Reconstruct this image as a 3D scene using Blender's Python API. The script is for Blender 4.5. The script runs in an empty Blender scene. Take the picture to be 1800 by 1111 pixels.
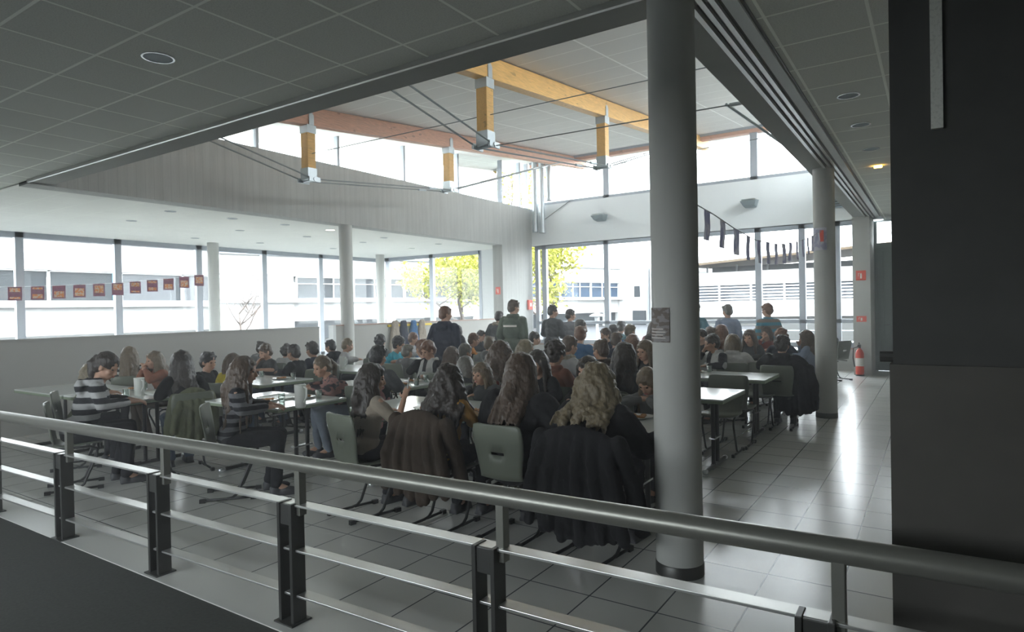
import bpy, math, random
import numpy as np
from mathutils import Vector, Matrix
from mathutils.bvhtree import BVHTree
random.seed(7)
rng = np.random.default_rng(7)
SC = bpy.context.scene
COL = SC.collection
PI = math.pi
HAZE = .0135

# ------------------------------------------------------------------ materials
def newmat(name):
    m = bpy.data.materials.new(name); m.use_nodes = True
    nt = m.node_tree; nt.nodes.clear()
    out = nt.nodes.new('ShaderNodeOutputMaterial')
    return m, nt, out
def lk(nt, a, b): nt.links.new(a, b)
def mth(nt, op, a, b=None, c=None, clamp=False):
    n = nt.nodes.new('ShaderNodeMath'); n.operation = op; n.use_clamp = clamp
    for i, v in enumerate((a, b, c)):
        if v is None: continue
        if isinstance(v, (int, float)): n.inputs[i].default_value = v
        else: lk(nt, v, n.inputs[i])
    return n.outputs[0]
def mixc(nt, f, a, b):
    n = nt.nodes.new('ShaderNodeMix'); n.data_type = 'RGBA'
    if isinstance(f, (int, float)): n.inputs[0].default_value = f
    else: lk(nt, f, n.inputs[0])
    for v, s in ((a, n.inputs[6]), (b, n.inputs[7])):
        if isinstance(v, tuple): s.default_value = (*v[:3], 1)
        else: lk(nt, v, s)
    return n.outputs[2]
def noise(nt, vec, scale, detail=3, rough=.55, mapping=None):
    n = nt.nodes.new('ShaderNodeTexNoise'); n.inputs['Scale'].default_value = scale
    n.inputs['Detail'].default_value = detail; n.inputs['Roughness'].default_value = rough
    if mapping:
        mp = nt.nodes.new('ShaderNodeMapping'); mp.inputs['Scale'].default_value = mapping
        lk(nt, vec, mp.inputs[0]); vec = mp.outputs[0]
    lk(nt, vec, n.inputs['Vector']); return n.outputs['Fac']
def ramp(nt, f, a, b):
    n = nt.nodes.new('ShaderNodeMapRange'); n.inputs[1].default_value = a; n.inputs[2].default_value = b
    lk(nt, f, n.inputs[0]); return n.outputs[0]
def objco(nt): return nt.nodes.new('ShaderNodeTexCoord').outputs['Object']
def wco(nt): return nt.nodes.new('ShaderNodeNewGeometry').outputs['Position']
def sep(nt, v):
    n = nt.nodes.new('ShaderNodeSeparateXYZ'); lk(nt, v, n.inputs[0]); return n.outputs
def bsdf(nt, out, col, rough=.6, metal=0, spec=.4, bump=None, bstr=.2, bdist=.01, sheen=0):
    p = nt.nodes.new('ShaderNodeBsdfPrincipled')
    if isinstance(col, tuple): p.inputs['Base Color'].default_value = (*col[:3], 1)
    else: lk(nt, col, p.inputs['Base Color'])
    if isinstance(rough, (int, float)): p.inputs['Roughness'].default_value = rough
    else: lk(nt, rough, p.inputs['Roughness'])
    p.inputs['Metallic'].default_value = metal
    p.inputs['Specular IOR Level'].default_value = spec
    if sheen: p.inputs['Sheen Weight'].default_value = sheen
    if bump is not None:
        b = nt.nodes.new('ShaderNodeBump'); b.inputs['Strength'].default_value = bstr
        b.inputs['Distance'].default_value = bdist
        lk(nt, bump, b.inputs['Height']); lk(nt, b.outputs[0], p.inputs['Normal'])
    lk(nt, p.outputs[0], out.inputs[0]); return p
def sc3(c, k): return tuple(min(1, x*k) for x in c)
_mc = {}
def plain(name, col, rough=.6, metal=0, spec=.4, var=.12, scale=6, bstr=.1):
    if name in _mc: return _mc[name]
    m, nt, out = newmat(name); v = objco(nt)
    n = noise(nt, v, scale, 4)
    c = mixc(nt, n, sc3(col, 1-var), sc3(col, 1+var))
    bsdf(nt, out, c, rough, metal, spec, n, bstr, .004)
    _mc[name] = m; return m
def fabric(name, col, var=.25, pattern=None, col2=None, freq=14, fuzz=0):
    if name in _mc: return _mc[name]
    m, nt, out = newmat(name); v = objco(nt)
    n = noise(nt, v, 9, 4); w = noise(nt, v, 260, 2)
    if pattern == 'stripe':
        z = sep(nt, v)[2]
        s = mth(nt, 'GREATER_THAN', mth(nt, 'FRACT', mth(nt, 'MULTIPLY', mth(nt, 'ADD', z, mth(nt, 'MULTIPLY', n, .02)), freq)), .5)
        base = mixc(nt, s, col, col2)
    elif pattern == 'vstripe':
        x = sep(nt, v)[0]
        s = mth(nt, 'GREATER_THAN', mth(nt, 'FRACT', mth(nt, 'MULTIPLY', mth(nt, 'ADD', x, mth(nt, 'MULTIPLY', n, .03)), freq)), .5)
        base = mixc(nt, s, col, col2)
    elif pattern == 'blotch':
        nn = noise(nt, v, freq, 2, .4, (1, 1, 2.2))
        s = ramp(nt, nn, .49, .53)
        base = mixc(nt, s, col, col2)
    else: base = col
    dark = mixc(nt, n, (1-var,)*3, (1,)*3)
    mu = nt.nodes.new('ShaderNodeMix'); mu.data_type = 'RGBA'; mu.blend_type = 'MULTIPLY'; mu.inputs[0].default_value = 1
    if isinstance(base, tuple): mu.inputs[6].default_value = (*base, 1)
    else: lk(nt, base, mu.inputs[6])
    lk(nt, dark, mu.inputs[7])
    h = mth(nt, 'ADD', mth(nt, 'MULTIPLY', n, 1), mth(nt, 'MULTIPLY', w, .08))
    bsdf(nt, out, mu.outputs[2], .9, 0, .1, h, .6, .03, sheen=.04)
    _mc[name] = m; return m
def hairmat(name, col):
    if name in _mc: return _mc[name]
    m, nt, out = newmat(name); v = objco(nt)
    n = noise(nt, v, 60, 4, .6, (1, 1, .12)); n2 = noise(nt, v, 8, 2)
    c = mixc(nt, n, sc3(col, .45), sc3(col, 1.5)); c = mixc(nt, mth(nt, 'MULTIPLY', n2, .5), c, sc3(col, .8))
    bsdf(nt, out, c, .42, 0, .5, n, .8, .012)
    _mc[name] = m; return m

def concrete(name, col, board=True, var=.22):
    m, nt, out = newmat(name); v = wco(nt)
    s = noise(nt, v, 3.0, 5, .6, (3.2, 3.2, .22))
    s2 = noise(nt, v, 1.1, 4); fine = noise(nt, v, 60, 3)
    f = mth(nt, 'ADD', mth(nt, 'MULTIPLY', s, .6 if board else .2), mth(nt, 'MULTIPLY', s2, .4 if board else .8))
    c = mixc(nt, ramp(nt, f, .3, .7), sc3(col, 1-var), sc3(col, 1+var*.6))
    c = mixc(nt, mth(nt, 'MULTIPLY', fine, .25), c, sc3(col, .8))
    if board:
        xyz = sep(nt, v); q = mth(nt, 'ADD', xyz[0], xyz[1])
        g = mth(nt, 'LESS_THAN', mth(nt, 'FRACT', mth(nt, 'MULTIPLY', q, 1/.14)), .07)
        c = mixc(nt, mth(nt, 'MULTIPLY', g, .35), c, sc3(col, .55))
    bsdf(nt, out, c, .8, 0, .25, f, .35, .01)
    return m
def grid_mat(name, col, line, px, py, ox, oy, w, lw2=None, rough=.8, spec=.3, var=.1, gloss=None, speck=0):
    m, nt, out = newmat(name); v = wco(nt); xyz = sep(nt, v)
    def g(c, o, p, ww): return mth(nt, 'LESS_THAN', mth(nt, 'FRACT', mth(nt, 'DIVIDE', mth(nt, 'SUBTRACT', c, o-ww/2), p)), ww/p)
    gx = g(xyz[0], ox, px, w); gy = g(xyz[1], oy, py, lw2 or w)
    L = mth(nt, 'MAXIMUM', gx, gy)
    n = noise(nt, v, 1.7, 4)
    cx_ = mth(nt, 'FLOOR', mth(nt, 'DIVIDE', mth(nt, 'SUBTRACT', xyz[0], ox), px)); cy_ = mth(nt, 'FLOOR', mth(nt, 'DIVIDE', mth(nt, 'SUBTRACT', xyz[1], oy), py))
    cb = nt.nodes.new('ShaderNodeCombineXYZ'); lk(nt, cx_, cb.inputs[0]); lk(nt, cy_, cb.inputs[1])
    wn = nt.nodes.new('ShaderNodeTexWhiteNoise'); wn.noise_dimensions = '2D'; lk(nt, cb.outputs[0], wn.inputs[0])
    k = mth(nt, 'ADD', mth(nt, 'MULTIPLY', n, .6), mth(nt, 'MULTIPLY', wn.outputs[0], .4))
    c = mixc(nt, k, sc3(col, 1-var), sc3(col, 1+var))
    if speck:
        c = mixc(nt, mth(nt, 'MULTIPLY', ramp(nt, noise(nt, v, 90, 2), .5, .62), speck), c, sc3(col, .5))
    c = mixc(nt, L, c, line)
    r = rough
    if gloss: r = mth(nt, 'ADD', mth(nt, 'MULTIPLY', noise(nt, v, 1.2, 2), gloss), mth(nt, 'ADD', mth(nt, 'MULTIPLY', L, .4), rough))
    bsdf(nt, out, c, r, 0, spec, mth(nt, 'MULTIPLY', L, -1.0), .2, .002)
    return m
def emis(name, col, s):
    m, nt, out = newmat(name); e = nt.nodes.new('ShaderNodeEmission')
    e.inputs[0].default_value = (*col, 1); e.inputs[1].default_value = s; lk(nt, e.outputs[0], out.inputs[0]); return m
def glassmat():
    m, nt, out = newmat('window_glass')
    t = nt.nodes.new('ShaderNodeBsdfTransparent'); t.inputs[0].default_value = (.93, .95, .94, 1)
    g = nt.nodes.new('ShaderNodeBsdfGlossy'); g.inputs['Roughness'].default_value = .02; g.inputs[0].default_value = (.9, .95, .95, 1)
    fr = nt.nodes.new('ShaderNodeFresnel'); fr.inputs[0].default_value = 1.45
    mx = nt.nodes.new('ShaderNodeMixShader'); lk(nt, mth(nt, 'MULTIPLY', fr.outputs[0], .9), mx.inputs[0])
    lk(nt, t.outputs[0], mx.inputs[1]); lk(nt, g.outputs[0], mx.inputs[2]); lk(nt, mx.outputs[0], out.inputs[0]); return m
def drinkglass():
    m, nt, out = newmat('drinking_glass')
    t = nt.nodes.new('ShaderNodeBsdfTransparent'); t.inputs[0].default_value = (.86, .9, .88, 1)
    g = nt.nodes.new('ShaderNodeBsdfGlossy'); g.inputs['Roughness'].default_value = .05
    lw = nt.nodes.new('ShaderNodeLayerWeight'); lw.inputs[0].default_value = .5
    mx = nt.nodes.new('ShaderNodeMixShader'); lk(nt, mth(nt, 'ADD', mth(nt, 'MULTIPLY', lw.outputs[1], .7), .12), mx.inputs[0])
    lk(nt, t.outputs[0], mx.inputs[1]); lk(nt, g.outputs[0], mx.inputs[2]); lk(nt, mx.outputs[0], out.inputs[0]); return m
def woodmat(name, col, metal=0):
    m, nt, out = newmat(name); v = wco(nt)
    g = noise(nt, v, 6, 5, .6, (14, 1, 14)); n = noise(nt, v, 40, 2)
    c = mixc(nt, ramp(nt, g, .3, .7), sc3(col, .72), sc3(col, 1.15))
    kn = ramp(nt, noise(nt, v, 5, 1, .3, (2.5, 1, 2.5)), .70, .74)
    c = mixc(nt, mth(nt, 'MULTIPLY', kn, .6), c, sc3(col, .35))
    bsdf(nt, out, c, .5, 0, .4, g, .15, .005); return m

M = {}
M['floor'] = grid_mat('floor_tiles', (.62, .62, .59), (.08, .085, .10), .4, .41, -.87, .0, .009, rough=.23, spec=.5, var=.12)
M['ledge'] = plain('ledge_stone', (.62, .62, .59), .3, 0, .5, .08, 3)
M['ceil'] = grid_mat('ceiling_tiles', (.66, .67, .62), (.95, .97, .9), .655, .6, -4.54+.655*9, 2.92, .022, rough=.9, spec=.1, var=.06, speck=.25)
M['ceil2'] = grid_mat('ceiling_tiles_aisle', (.66, .67, .62), (.95, .97, .9), .6, .6, -.95, 4.63, .022, rough=.9, spec=.1, var=.06, speck=.25)
M['annexceil'] = grid_mat('ceiling_tiles_annex', (.72, .72, .68), (.8, .82, .76), .6, .6, -11.0, .3, .016, rough=.85, spec=.15, var=.06)
M['roof'] = grid_mat('roof_panels', (.70, .68, .64), (.95, .94, .9), 1.25, .62, -5.3, .15, .03, .018, rough=.8, spec=.2, var=.04)
M['concrete'] = concrete('board_formed_concrete', (.42, .425, .405))
M['concrete_s'] = concrete('smooth_concrete', (.33, .335, .31), False, .14)
M['column'] = concrete('column_concrete', (.52, .525, .50), False, .10)
M['white'] = plain('painted_plaster', (.72, .74, .74), .75, 0, .2, .04, 2)
M['part'] = plain('partition_paint', (.38, .375, .35), .7, 0, .25, .06, 2)
M['cap'] = plain('partition_cap', (.30, .17, .12), .5, 0, .4, .1, 5)
M['frame'] = plain('window_frame', (.33, .36, .40), .45, .2, .5, .05, 3)
M['glass'] = glassmat(); M['dglass'] = drinkglass()
M['wood'] = woodmat('glulam_timber', (.72, .42, .13))
M['pink'] = woodmat('glulam_timber_red', (.66, .36, .24))
M['steel'] = plain('galvanised_steel', (.50, .54, .56), .4, .7, .5, .12, 8)
M['rod'] = plain('tie_rod_steel', (.26, .28, .28), .45, .6, .5)
M['rail'] = plain('brushed_steel', (.68, .68, .66), .36, .85, .5, .07, 20)
M['handrail'] = plain('satin_handrail', (.27, .27, .24), .36, .5, .5, .1, 30)
M['post'] = plain('dark_steel', (.085, .085, .08), .38, .5, .4, .15, 12)
M['dark'] = plain('dark_wall_paint', (.075, .075, .072), .8, 0, .2, .15, 9)
M['dark2'] = plain('dark_wainscot', (.10, .095, .085), .7, 0, .2, .15, 9)
M['darkfloor'] = plain('dark_carpet', (.09, .093, .085), .95, 0, .1, .3, 60)
M['black'] = plain('black_tube', (.03, .03, .03), .35, .2, .5)
M['ttop'] = plain('table_laminate', (.66, .69, .66), .16, 0, .5, .05, 4)
M['tedge'] = plain('table_edge', (.26, .32, .22), .5, 0, .4, .08, 9)
M['chair'] = plain('chair_shell', (.15, .165, .13), .42, 0, .4, .08, 7)
M['chrome'] = plain('bright_cap', (.75, .77, .78), .25, .7, .5)
M['plate'] = plain('white_crockery', (.85, .85, .82), .2, 0, .5, .02)
M['food'] = plain('food', (.45, .22, .08), .6, 0, .4, .6, 40)
M['jug'] = plain('white_plastic', (.70, .72, .68), .4, 0, .4, .03)
M['skin'] = plain('skin', (.50, .30, .21), .55, 0, .35, .08, 12)
M['skin2'] = plain('skin_tan', (.36, .21, .14), .55, 0, .35, .08, 12)
M['eye'] = plain('eye_dark', (.03, .025, .02), .2, 0, .6)
M['lip'] = plain('lip', (.36, .12, .10), .5, 0, .4)
M['shoe'] = plain('shoe', (.06, .06, .065), .5, 0, .4, .3)
M['shoew'] = plain('shoe_white', (.5, .5, .52), .5, 0, .4, .2)
M['jeans'] = fabric('denim', (.09, .12, .17)); M['jeansl'] = fabric('pale_denim', (.26, .30, .36))
M['trous'] = fabric('dark_trousers', (.03, .03, .035)); M['trousb'] = fabric('brown_trousers', (.10, .08, .06))
M['red'] = plain('red_enamel', (.72, .07, .035), .35, 0, .5, .08)
M['redsign'] = plain('red_sign', (.78, .13, .09), .5, 0, .4, .05)
M['signw'] = plain('sign_white', (.8, .75, .7), .5)
M['door'] = plain('door_paint', (.24, .29, .27), .45, 0, .4, .06, 4)
M['amber'] = emis('exit_lamp', (1, .55, .08), 4)
M['warmlamp'] = emis('warm_lamp', (1, .8, .6), 1.2)
M['facade'] = plain('render_white', (.42, .42, .41), .85, 0, .1, .05, .6)
M['facade_s'] = plain('render_grey', (.10, .10, .095), .85, 0, .1, .18, .5)
M['blind'] = grid_mat('window_blinds', (.05, .055, .058), (.02, .025, .03), 50, 50, 0, 0, .01)
M['bglass'] = plain('building_glass', (.02, .024, .028), .3, 0, .2, .35, .35)
M['bframe'] = plain('building_frame', (.16, .17, .18), .5)
M['blueglass'] = plain('blue_panel', (.10, .42, .75), .4)
M['ground'] = plain('asphalt', (.05, .05, .052), .9, 0, .2, .1, .5)
M['soffit'] = plain('roof_soffit', (.085, .06, .035), .7, 0, .3, .1, 1)
M['blindl'] = plain('pale_blinds', (.13, .135, .14), .6, 0, .1)
M['louver'] = plain('louver', (.5, .5, .5), .5)
M['louverb'] = plain('louver_glass', (.02, .04, .07), .3, 0, .5, .3, .8)
M['bark'] = plain('bark', (.11, .085, .07), .9, 0, .1, .3, 20)
M['leaf'] = plain('autumn_leaf', (.40, .40, .06), .6, 0, .3, .35, 3)
M['leaf2'] = plain('green_leaf', (.20, .30, .06), .6, 0, .3, .35, 3)
M['fur'] = fabric('fur_trim', (.42, .37, .29), .6, fuzz=1)
M['vent'] = plain('vent_metal', (.30, .38, .42), .4, .4)
M['lampbody'] = plain('lamp_body', (.20, .24, .25), .5, .2)
M['poster'] = fabric('poster_print', (.22, .19, .17), .3, 'blotch', (.34, .32, .32), 18)
M['flagp'] = fabric('flag_paper', (.33, .33, .38), .3, 'blotch', (.60, .60, .62), 8)
M['flagd'] = fabric('flag_border', (.20, .06, .10), .2)
M['flago'] = fabric('flag_picture', (.75, .28, .05), .2, 'blotch', (.65, .55, .45), 24)
def paper(nm, c1, c2, sc_):
    m, nt, out = newmat(nm); v = objco(nt)
    c = mixc(nt, ramp(nt, noise(nt, v, sc_, 2), .47, .53), c1, c2)
    d = nt.nodes.new('ShaderNodeBsdfDiffuse'); t = nt.nodes.new('ShaderNodeBsdfTranslucent'); x = nt.nodes.new('ShaderNodeMixShader'); x.inputs[0].default_value = .5
    lk(nt, c, d.inputs[0]); lk(nt, c, t.inputs[0]); lk(nt, d.outputs[0], x.inputs[1]); lk(nt, t.outputs[0], x.inputs[2]); lk(nt, x.outputs[0], out.inputs[0]); return m
M['flagp'] = paper('flag_paper_thin', (.62, .62, .74), (.85, .85, .9), 8)
M['flago'] = paper('flag_picture_thin', (.80, .30, .06), (.75, .60, .45), 24)
M['string'] = plain('white_string', (.75, .75, .75), .6)

HAIR = {'dk': (.045, .036, .030), 'br': (.095, .065, .045), 'lb': (.15, .11, .07), 'bl': (.20, .16, .10), 'rd': (.16, .075, .04), 'gy': (.16, .15, .13), 'bk': (.022, .02, .02)}
def hm(k): return hairmat('hair_'+k, HAIR[k])

# ------------------------------------------------------------------ mesh building
def _ico():
    import bmesh
    out = {}
    for s in (1, 2, 3):
        bm = bmesh.new(); bmesh.ops.create_icosphere(bm, subdivisions=s, radius=1)
        out[s] = (np.array([v.co[:] for v in bm.verts]), [[v.index for v in f.verts] for f in bm.faces]); bm.free()
    return out
ICO = _ico()
class MB:
    def __init__(s): s.v = []; s.f = []; s.n = 0; s.m = []
    def add(s, V, F, mi=0):
        V = np.asarray(V, float); s.v.append(V); o = s.n
        s.f += [[i+o for i in f] for f in F]; s.m += [mi]*len(F); s.n += len(V); return s
    def ell(s, c, r, R=None, sub=2, mi=0):
        V, F = ICO[sub]; r = np.array(r if hasattr(r, '__len__') else (r, r, r), float)
        W = V*r
        if R is not None: W = W@np.asarray(R).T
        return s.add(W+np.array(c), F, mi)
    def box(s, a, b, mi=0, R=None, c=None):
        x0, y0, z0 = a; x1, y1, z1 = b
        V = np.array([(x, y, z) for x in (x0, x1) for y in (y0, y1) for z in (z0, z1)], float)
        if R is not None:
            c = np.array(c if c is not None else V.mean(0)); V = (V-c)@np.asarray(R).T+c
        return s.add(V, [[0, 1, 3, 2], [4, 6, 7, 5], [0, 4, 5, 1], [2, 3, 7, 6], [0, 2, 6, 4], [1, 5, 7, 3]], mi)
    def bar(s, p, q, w, h, mi=0, up=(0, 0, 1)):
        p = np.array(p, float); q = np.array(q, float); d = (q-p); d /= np.linalg.norm(d)
        up = np.array(up, float)
        if abs(d@up) > .98: up = np.array((0, 1., 0))
        a = np.cross(d, up); a /= np.linalg.norm(a); b = np.cross(a, d)
        V = [e+a*sx*w/2+b*sz*h/2 for e in (p, q) for sx in (-1, 1) for sz in (-1, 1)]
        return s.add(V, [[0, 1, 3, 2], [4, 6, 7, 5], [0, 4, 5, 1], [2, 3, 7, 6], [0, 2, 6, 4], [1, 5, 7, 3]], mi)
    def tube(s, P, r, seg=10, cap=True, mi=0, closed=False):
        P = [np.array(p, float) for p in P]; n = len(P)
        r = r if hasattr(r, '__len__') else [r]*n
        V = []; F = []; pa = None
        for i in range(n):
            if closed: d = P[(i+1) % n]-P[i-1]
            else: d = P[min(i+1, n-1)]-P[max(i-1, 0)]
            d = d/(np.linalg.norm(d)+1e-9)
            if pa is None:
                a = np.cross(d, (0, 0, 1.) if abs(d[2]) < .9 else (1., 0, 0))
            else: a = pa-d*(pa@d)
            a /= np.linalg.norm(a)+1e-9; pa = a; b = np.cross(d, a)
            for k in range(seg):
                t = 2*PI*k/seg; V.append(P[i]+r[i]*(a*math.cos(t)+b*math.sin(t)))
        m = n if closed else n-1
        for i in range(m):
            j = (i+1) % n
            for k in range(seg):
                F.append([i*seg+k, i*seg+(k+1) % seg, j*seg+(k+1) % seg, j*seg+k])
        if cap and not closed:
            F.append(list(range(seg))[::-1]); F.append([(n-1)*seg+k for k in range(seg)])
        return s.add(V, F, mi)
    def caps(s, P, r, seg=10, sub=2, mi=0):          # chain of rounded tapered limbs
        for i, p in enumerate(P): s.ell(p, r[i], sub=sub, mi=mi)
        for i in range(len(P)-1): s.tube([P[i], P[i+1]], [r[i], r[i+1]], seg, mi=mi)
        return s
    def lathe(s, prof, c=(0, 0, 0), seg=24, mi=0):
        V = []; F = []; n = len(prof)
        for (r, z) in prof:
            for k in range(seg):
                t = 2*PI*k/seg; V.append((c[0]+r*math.cos(t), c[1]+r*math.sin(t), c[2]+z))
        for i in range(n-1):
            for k in range(seg): F.append([i*seg+k, i*seg+(k+1) % seg, (i+1)*seg+(k+1) % seg, (i+1)*seg+k])
        F.append(list(range(seg))[::-1]); F.append([(n-1)*seg+k for k in range(seg)])
        return s.add(V, F, mi)
    def mesh(s, name):
        me = bpy.data.meshes.new(name)
        V = np.vstack(s.v); me.from_pydata(V.tolist(), [], s.f)
        me.update(); return me
    def build(s, name, mat, parent=None, smooth=False, bevel=0, loc=None, rz=0):
        me = s.mesh(name)
        mats = mat if isinstance(mat, (list, tuple)) else [mat]
        for m in mats: me.materials.append(m)
        if len(mats) > 1: me.polygons.foreach_set('material_index', s.m)
        import bmesh
        bm = bmesh.new(); bm.from_mesh(me); bmesh.ops.recalc_face_normals(bm, faces=bm.faces[:]); bm.to_mesh(me); bm.free()
        if smooth:
            me.polygons.foreach_set('use_smooth', [True]*len(me.polygons))
            if smooth != 'all': me.set_sharp_from_angle(angle=math.radians(40))
        o = bpy.data.objects.new(name, me); COL.objects.link(o)
        if parent is not None: o.parent = parent
        if loc is not None: o.location = loc
        if rz: o.rotation_euler.z = rz
        if bevel:
            b = o.modifiers.new('bevel', 'BEVEL'); b.width = bevel; b.segments = 2; b.limit_method = 'ANGLE'
        return o
def noise3(V, f, seed=0):      # cheap smooth noise on arrays
    a = V*f+seed*1.7
    return (np.sin(a[:, 0]*1.0+1.3*np.sin(a[:, 1]*.9+a[:, 2]*.6))+np.sin(a[:, 1]*1.1+1.2*np.sin(a[:, 2]*1.2+.5*a[:, 0]))+np.sin(a[:, 2]*1.05+1.4*np.sin(a[:, 0]*.8-a[:, 1]*.4)))/3
def remesh(mb, name, mat, parent=None, voxel=.01, smooth=3, disp=None, loc=None, rz=0):
    me = mb.mesh(name); o = bpy.data.objects.new('tmp', me); COL.objects.link(o)
    r = o.modifiers.new('r', 'REMESH'); r.mode = 'VOXEL'; r.voxel_size = voxel; r.use_smooth_shade = True
    if smooth:
        sm = o.modifiers.new('s', 'SMOOTH'); sm.factor = .5; sm.iterations = smooth
    dg = bpy.context.evaluated_depsgraph_get()
    nm = bpy.data.meshes.new_from_object(o.evaluated_get(dg))
    bpy.data.objects.remove(o); bpy.data.meshes.remove(me)
    nm.name = name
    if disp:
        n = len(nm.vertices); V = np.empty(n*3); nm.vertices.foreach_get('co', V); V = V.reshape(-1, 3)
        N = np.empty(n*3); nm.vertices.foreach_get('normal', N); N = N.reshape(-1, 3)
        nm.vertices.foreach_set('co', (V+N*disp(V)[:, None]).ravel()); nm.update()
    nm.polygons.foreach_set('use_smooth', [True]*len(nm.polygons))
    nm.materials.clear(); nm.materials.append(mat)
    ob = bpy.data.objects.new(name, nm); COL.objects.link(ob)
    if parent is not None: ob.parent = parent
    if loc is not None: ob.location = loc
    ob.rotation_euler.z = rz
    return ob
def tag(o, label, cat, group=None):
    o['label'] = label; o['category'] = cat
    if group: o['group'] = group
    return o
def struct(o, label=None):
    o['kind'] = 'structure'
    if label: o['label'] = label
    return o
def empty(name, loc=(0, 0, 0), rz=0):
    o = bpy.data.objects.new(name, None); COL.objects.link(o); o.location = loc; o.rotation_euler.z = rz; o.empty_display_size = .1
    return o
def copy_tree(o, parent=None):
    c = o.copy(); COL.objects.link(c); c.parent = parent
    for ch in o.children: copy_tree(ch, c)
    return c
def Rz(a): return np.array([[math.cos(a), -math.sin(a), 0], [math.sin(a), math.cos(a), 0], [0, 0, 1.]])
def Rx(a): return np.array([[1, 0, 0], [0, math.cos(a), -math.sin(a)], [0, math.sin(a), math.cos(a)]])
def Ry(a): return np.array([[math.cos(a), 0, math.sin(a)], [0, 1, 0], [-math.sin(a), 0, math.cos(a)]])

# ------------------------------------------------------------------ camera, sky
cam = bpy.data.cameras.new('camera'); co = bpy.data.objects.new('camera', cam); COL.objects.link(co)
cam.sensor_fit = 'HORIZONTAL'; cam.sensor_width = 36; cam.lens = 36*1128/1800; cam.clip_end = 400; cam.clip_start = .05
co.location = (0, 0, 1.65)
co.matrix_world = Matrix.Translation((0, 0, 1.65))@Matrix.Rotation(math.radians(33.4), 4, 'Z')@Matrix.Rotation(math.radians(90-.62), 4, 'X')@Matrix.Rotation(math.radians(-1.15), 4, 'Z')
SC.camera = co
w = bpy.data.worlds.new('overcast_sky'); SC.world = w; w.use_nodes = True
nt = w.node_tree; bg = nt.nodes['Background']
tc = nt.nodes.new('ShaderNodeTexCoord'); sx = nt.nodes.new('ShaderNodeSeparateXYZ'); nt.links.new(tc.outputs['Generated'], sx.inputs[0])
mr = nt.nodes.new('ShaderNodeMapRange'); mr.inputs[1].default_value = -.1; mr.inputs[2].default_value = .8
nt.links.new(sx.outputs[2], mr.inputs[0])
mx = nt.nodes.new('ShaderNodeMix'); mx.data_type = 'RGBA'; mx.inputs[6].default_value = (.93, .97, 1.0, 1); mx.inputs[7].default_value = (.80, .90, 1.0, 1)
nt.links.new(mr.outputs[0], mx.inputs[0]); nt.links.new(mx.outputs[2], bg.inputs[0]); bg.inputs[1].default_value = 3.0
SC.view_settings.view_transform = 'Standard'; SC.view_settings.look = 'None'; SC.view_settings.exposure = 2.5; SC.view_settings.gamma = 1
SC.view_settings.use_curve_mapping = False
SC.cycles.use_denoising = True
SC.cycles.max_bounces = 10; SC.cycles.diffuse_bounces = 6; SC.cycles.glossy_bounces = 4; SC.cycles.transparent_max_bounces = 16
SC.cycles.sample_clamp_indirect = 6

# ------------------------------------------------------------------ the building shell
H = 3.6; YF = 17.3; XB = -10.6; XG = -17.0; XR = 2.6; YB = -3.5
def sbox(name, a, b, mat, bevel=0): return struct(MB().box(a, b).build(name, mat, bevel=bevel))
sbox('floor', (XG-.2, 2.40, -.3), (XR, YF+.3, 0), M['floor'])
sbox('trim_1', (XG-.2, 2.08, -.3), (XR, 2.40, .008), M['ledge'], .004)
sbox('floor', (XG-.2, YB, -.75), (XR, 2.08, .003), M['darkfloor'])
sbox('wall_back', (XG-.2, YB-.2, -.7), (XR, YB, 1.2), M['part'])
sbox('wall_back', (XG-.2, YB-.2, 2.5), (XR, YB, H), M['part'])
sbox('wall_back', (XG-.2, YB-.2, 1.2), (-10.0, YB, 2.5), M['part'])
sbox('wall_back', (-2.0, YB-.2, 1.2), (XR, YB, 2.5), M['part'])
# corridor side wall
sbox('wall_right', (XR, YB, -.7), (XR+.2, YF+.3, H+.3), M['part'])
# low ceilings (front strip and aisle strip)
sbox('ceiling', (XG-.1, YB, H), (XR, 3.83, H+.25), M['ceil'])
sbox('ceiling', (-1.0, 3.83, H), (XR, YF+.3, H+.25), M['ceil2'])
# ceiling of the annex behind the concrete beam
sbox('ceiling', (XG-.1, 3.83, 3.58), (XB-.35, YF+.05, 3.83), M['annexceil'])
# beams round the void
sbox('trim_2', (XB-.35, 3.83, 3.575), (-1.0, 4.13, 4.3), M['concrete_s'])
sbox('trim_3', (-1.53, 4.13, 3.575), (-1.30, YF, 4.3), M['concrete_s'])
sbox('trim_4', (XB, 3.80, 3.56), (-1.3, 3.83, 3.63), M['rail'])
# track of light metal profiles along the aisle beam
for i, (x0, x1, z0) in enumerate(((-1.30, -1.265, 3.55), (-1.235, -1.20, 3.56), (-1.17, -1.135, 3.56), (-1.105, -1.02, 3.57))):
    struct(MB().box((x0, 3.83, z0), (x1, YF-.6, z0+.04)).build('trim_%d' % (5+i), M['rail'] if i < 3 else M['white']))
sbox('trim_9', (-1.30, 3.83, 3.59), (-1.0, YF, 3.62), M['post'])
# upper walls round the void: over the entrance beam and over the aisle beam
sbox('wall_entrance', (XB-.3, 3.9, 4.3), (-1.3, 4.13, 4.75), M['white'])
sbox('wall_aisle', (-1.53, 4.13, 4.3), (-1.33, YF, 4.75), M['white'])
# left board-formed concrete beam and its end pier
sbox('wall_left', (XB-.35, 3.83, 3.55), (XB, YF, 4.78), M['concrete'])
sbox('wall_pier', (XB-.34, 15.62, 0), (XB-.0, YF, 3.55), M['concrete'])
# far wall
yf = YF
sbox('wall_far', (XB, yf, 3.6), (-1.0, yf+.25, 4.86), M['white'])
sbox('wall_far_low', (XB, yf, -.05), (-1.53, yf+.2, .52), M['part'])
sbox('trim_10', (XB, yf-.04, .52), (-1.53, yf+.2, .56), M['cap'])
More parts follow.
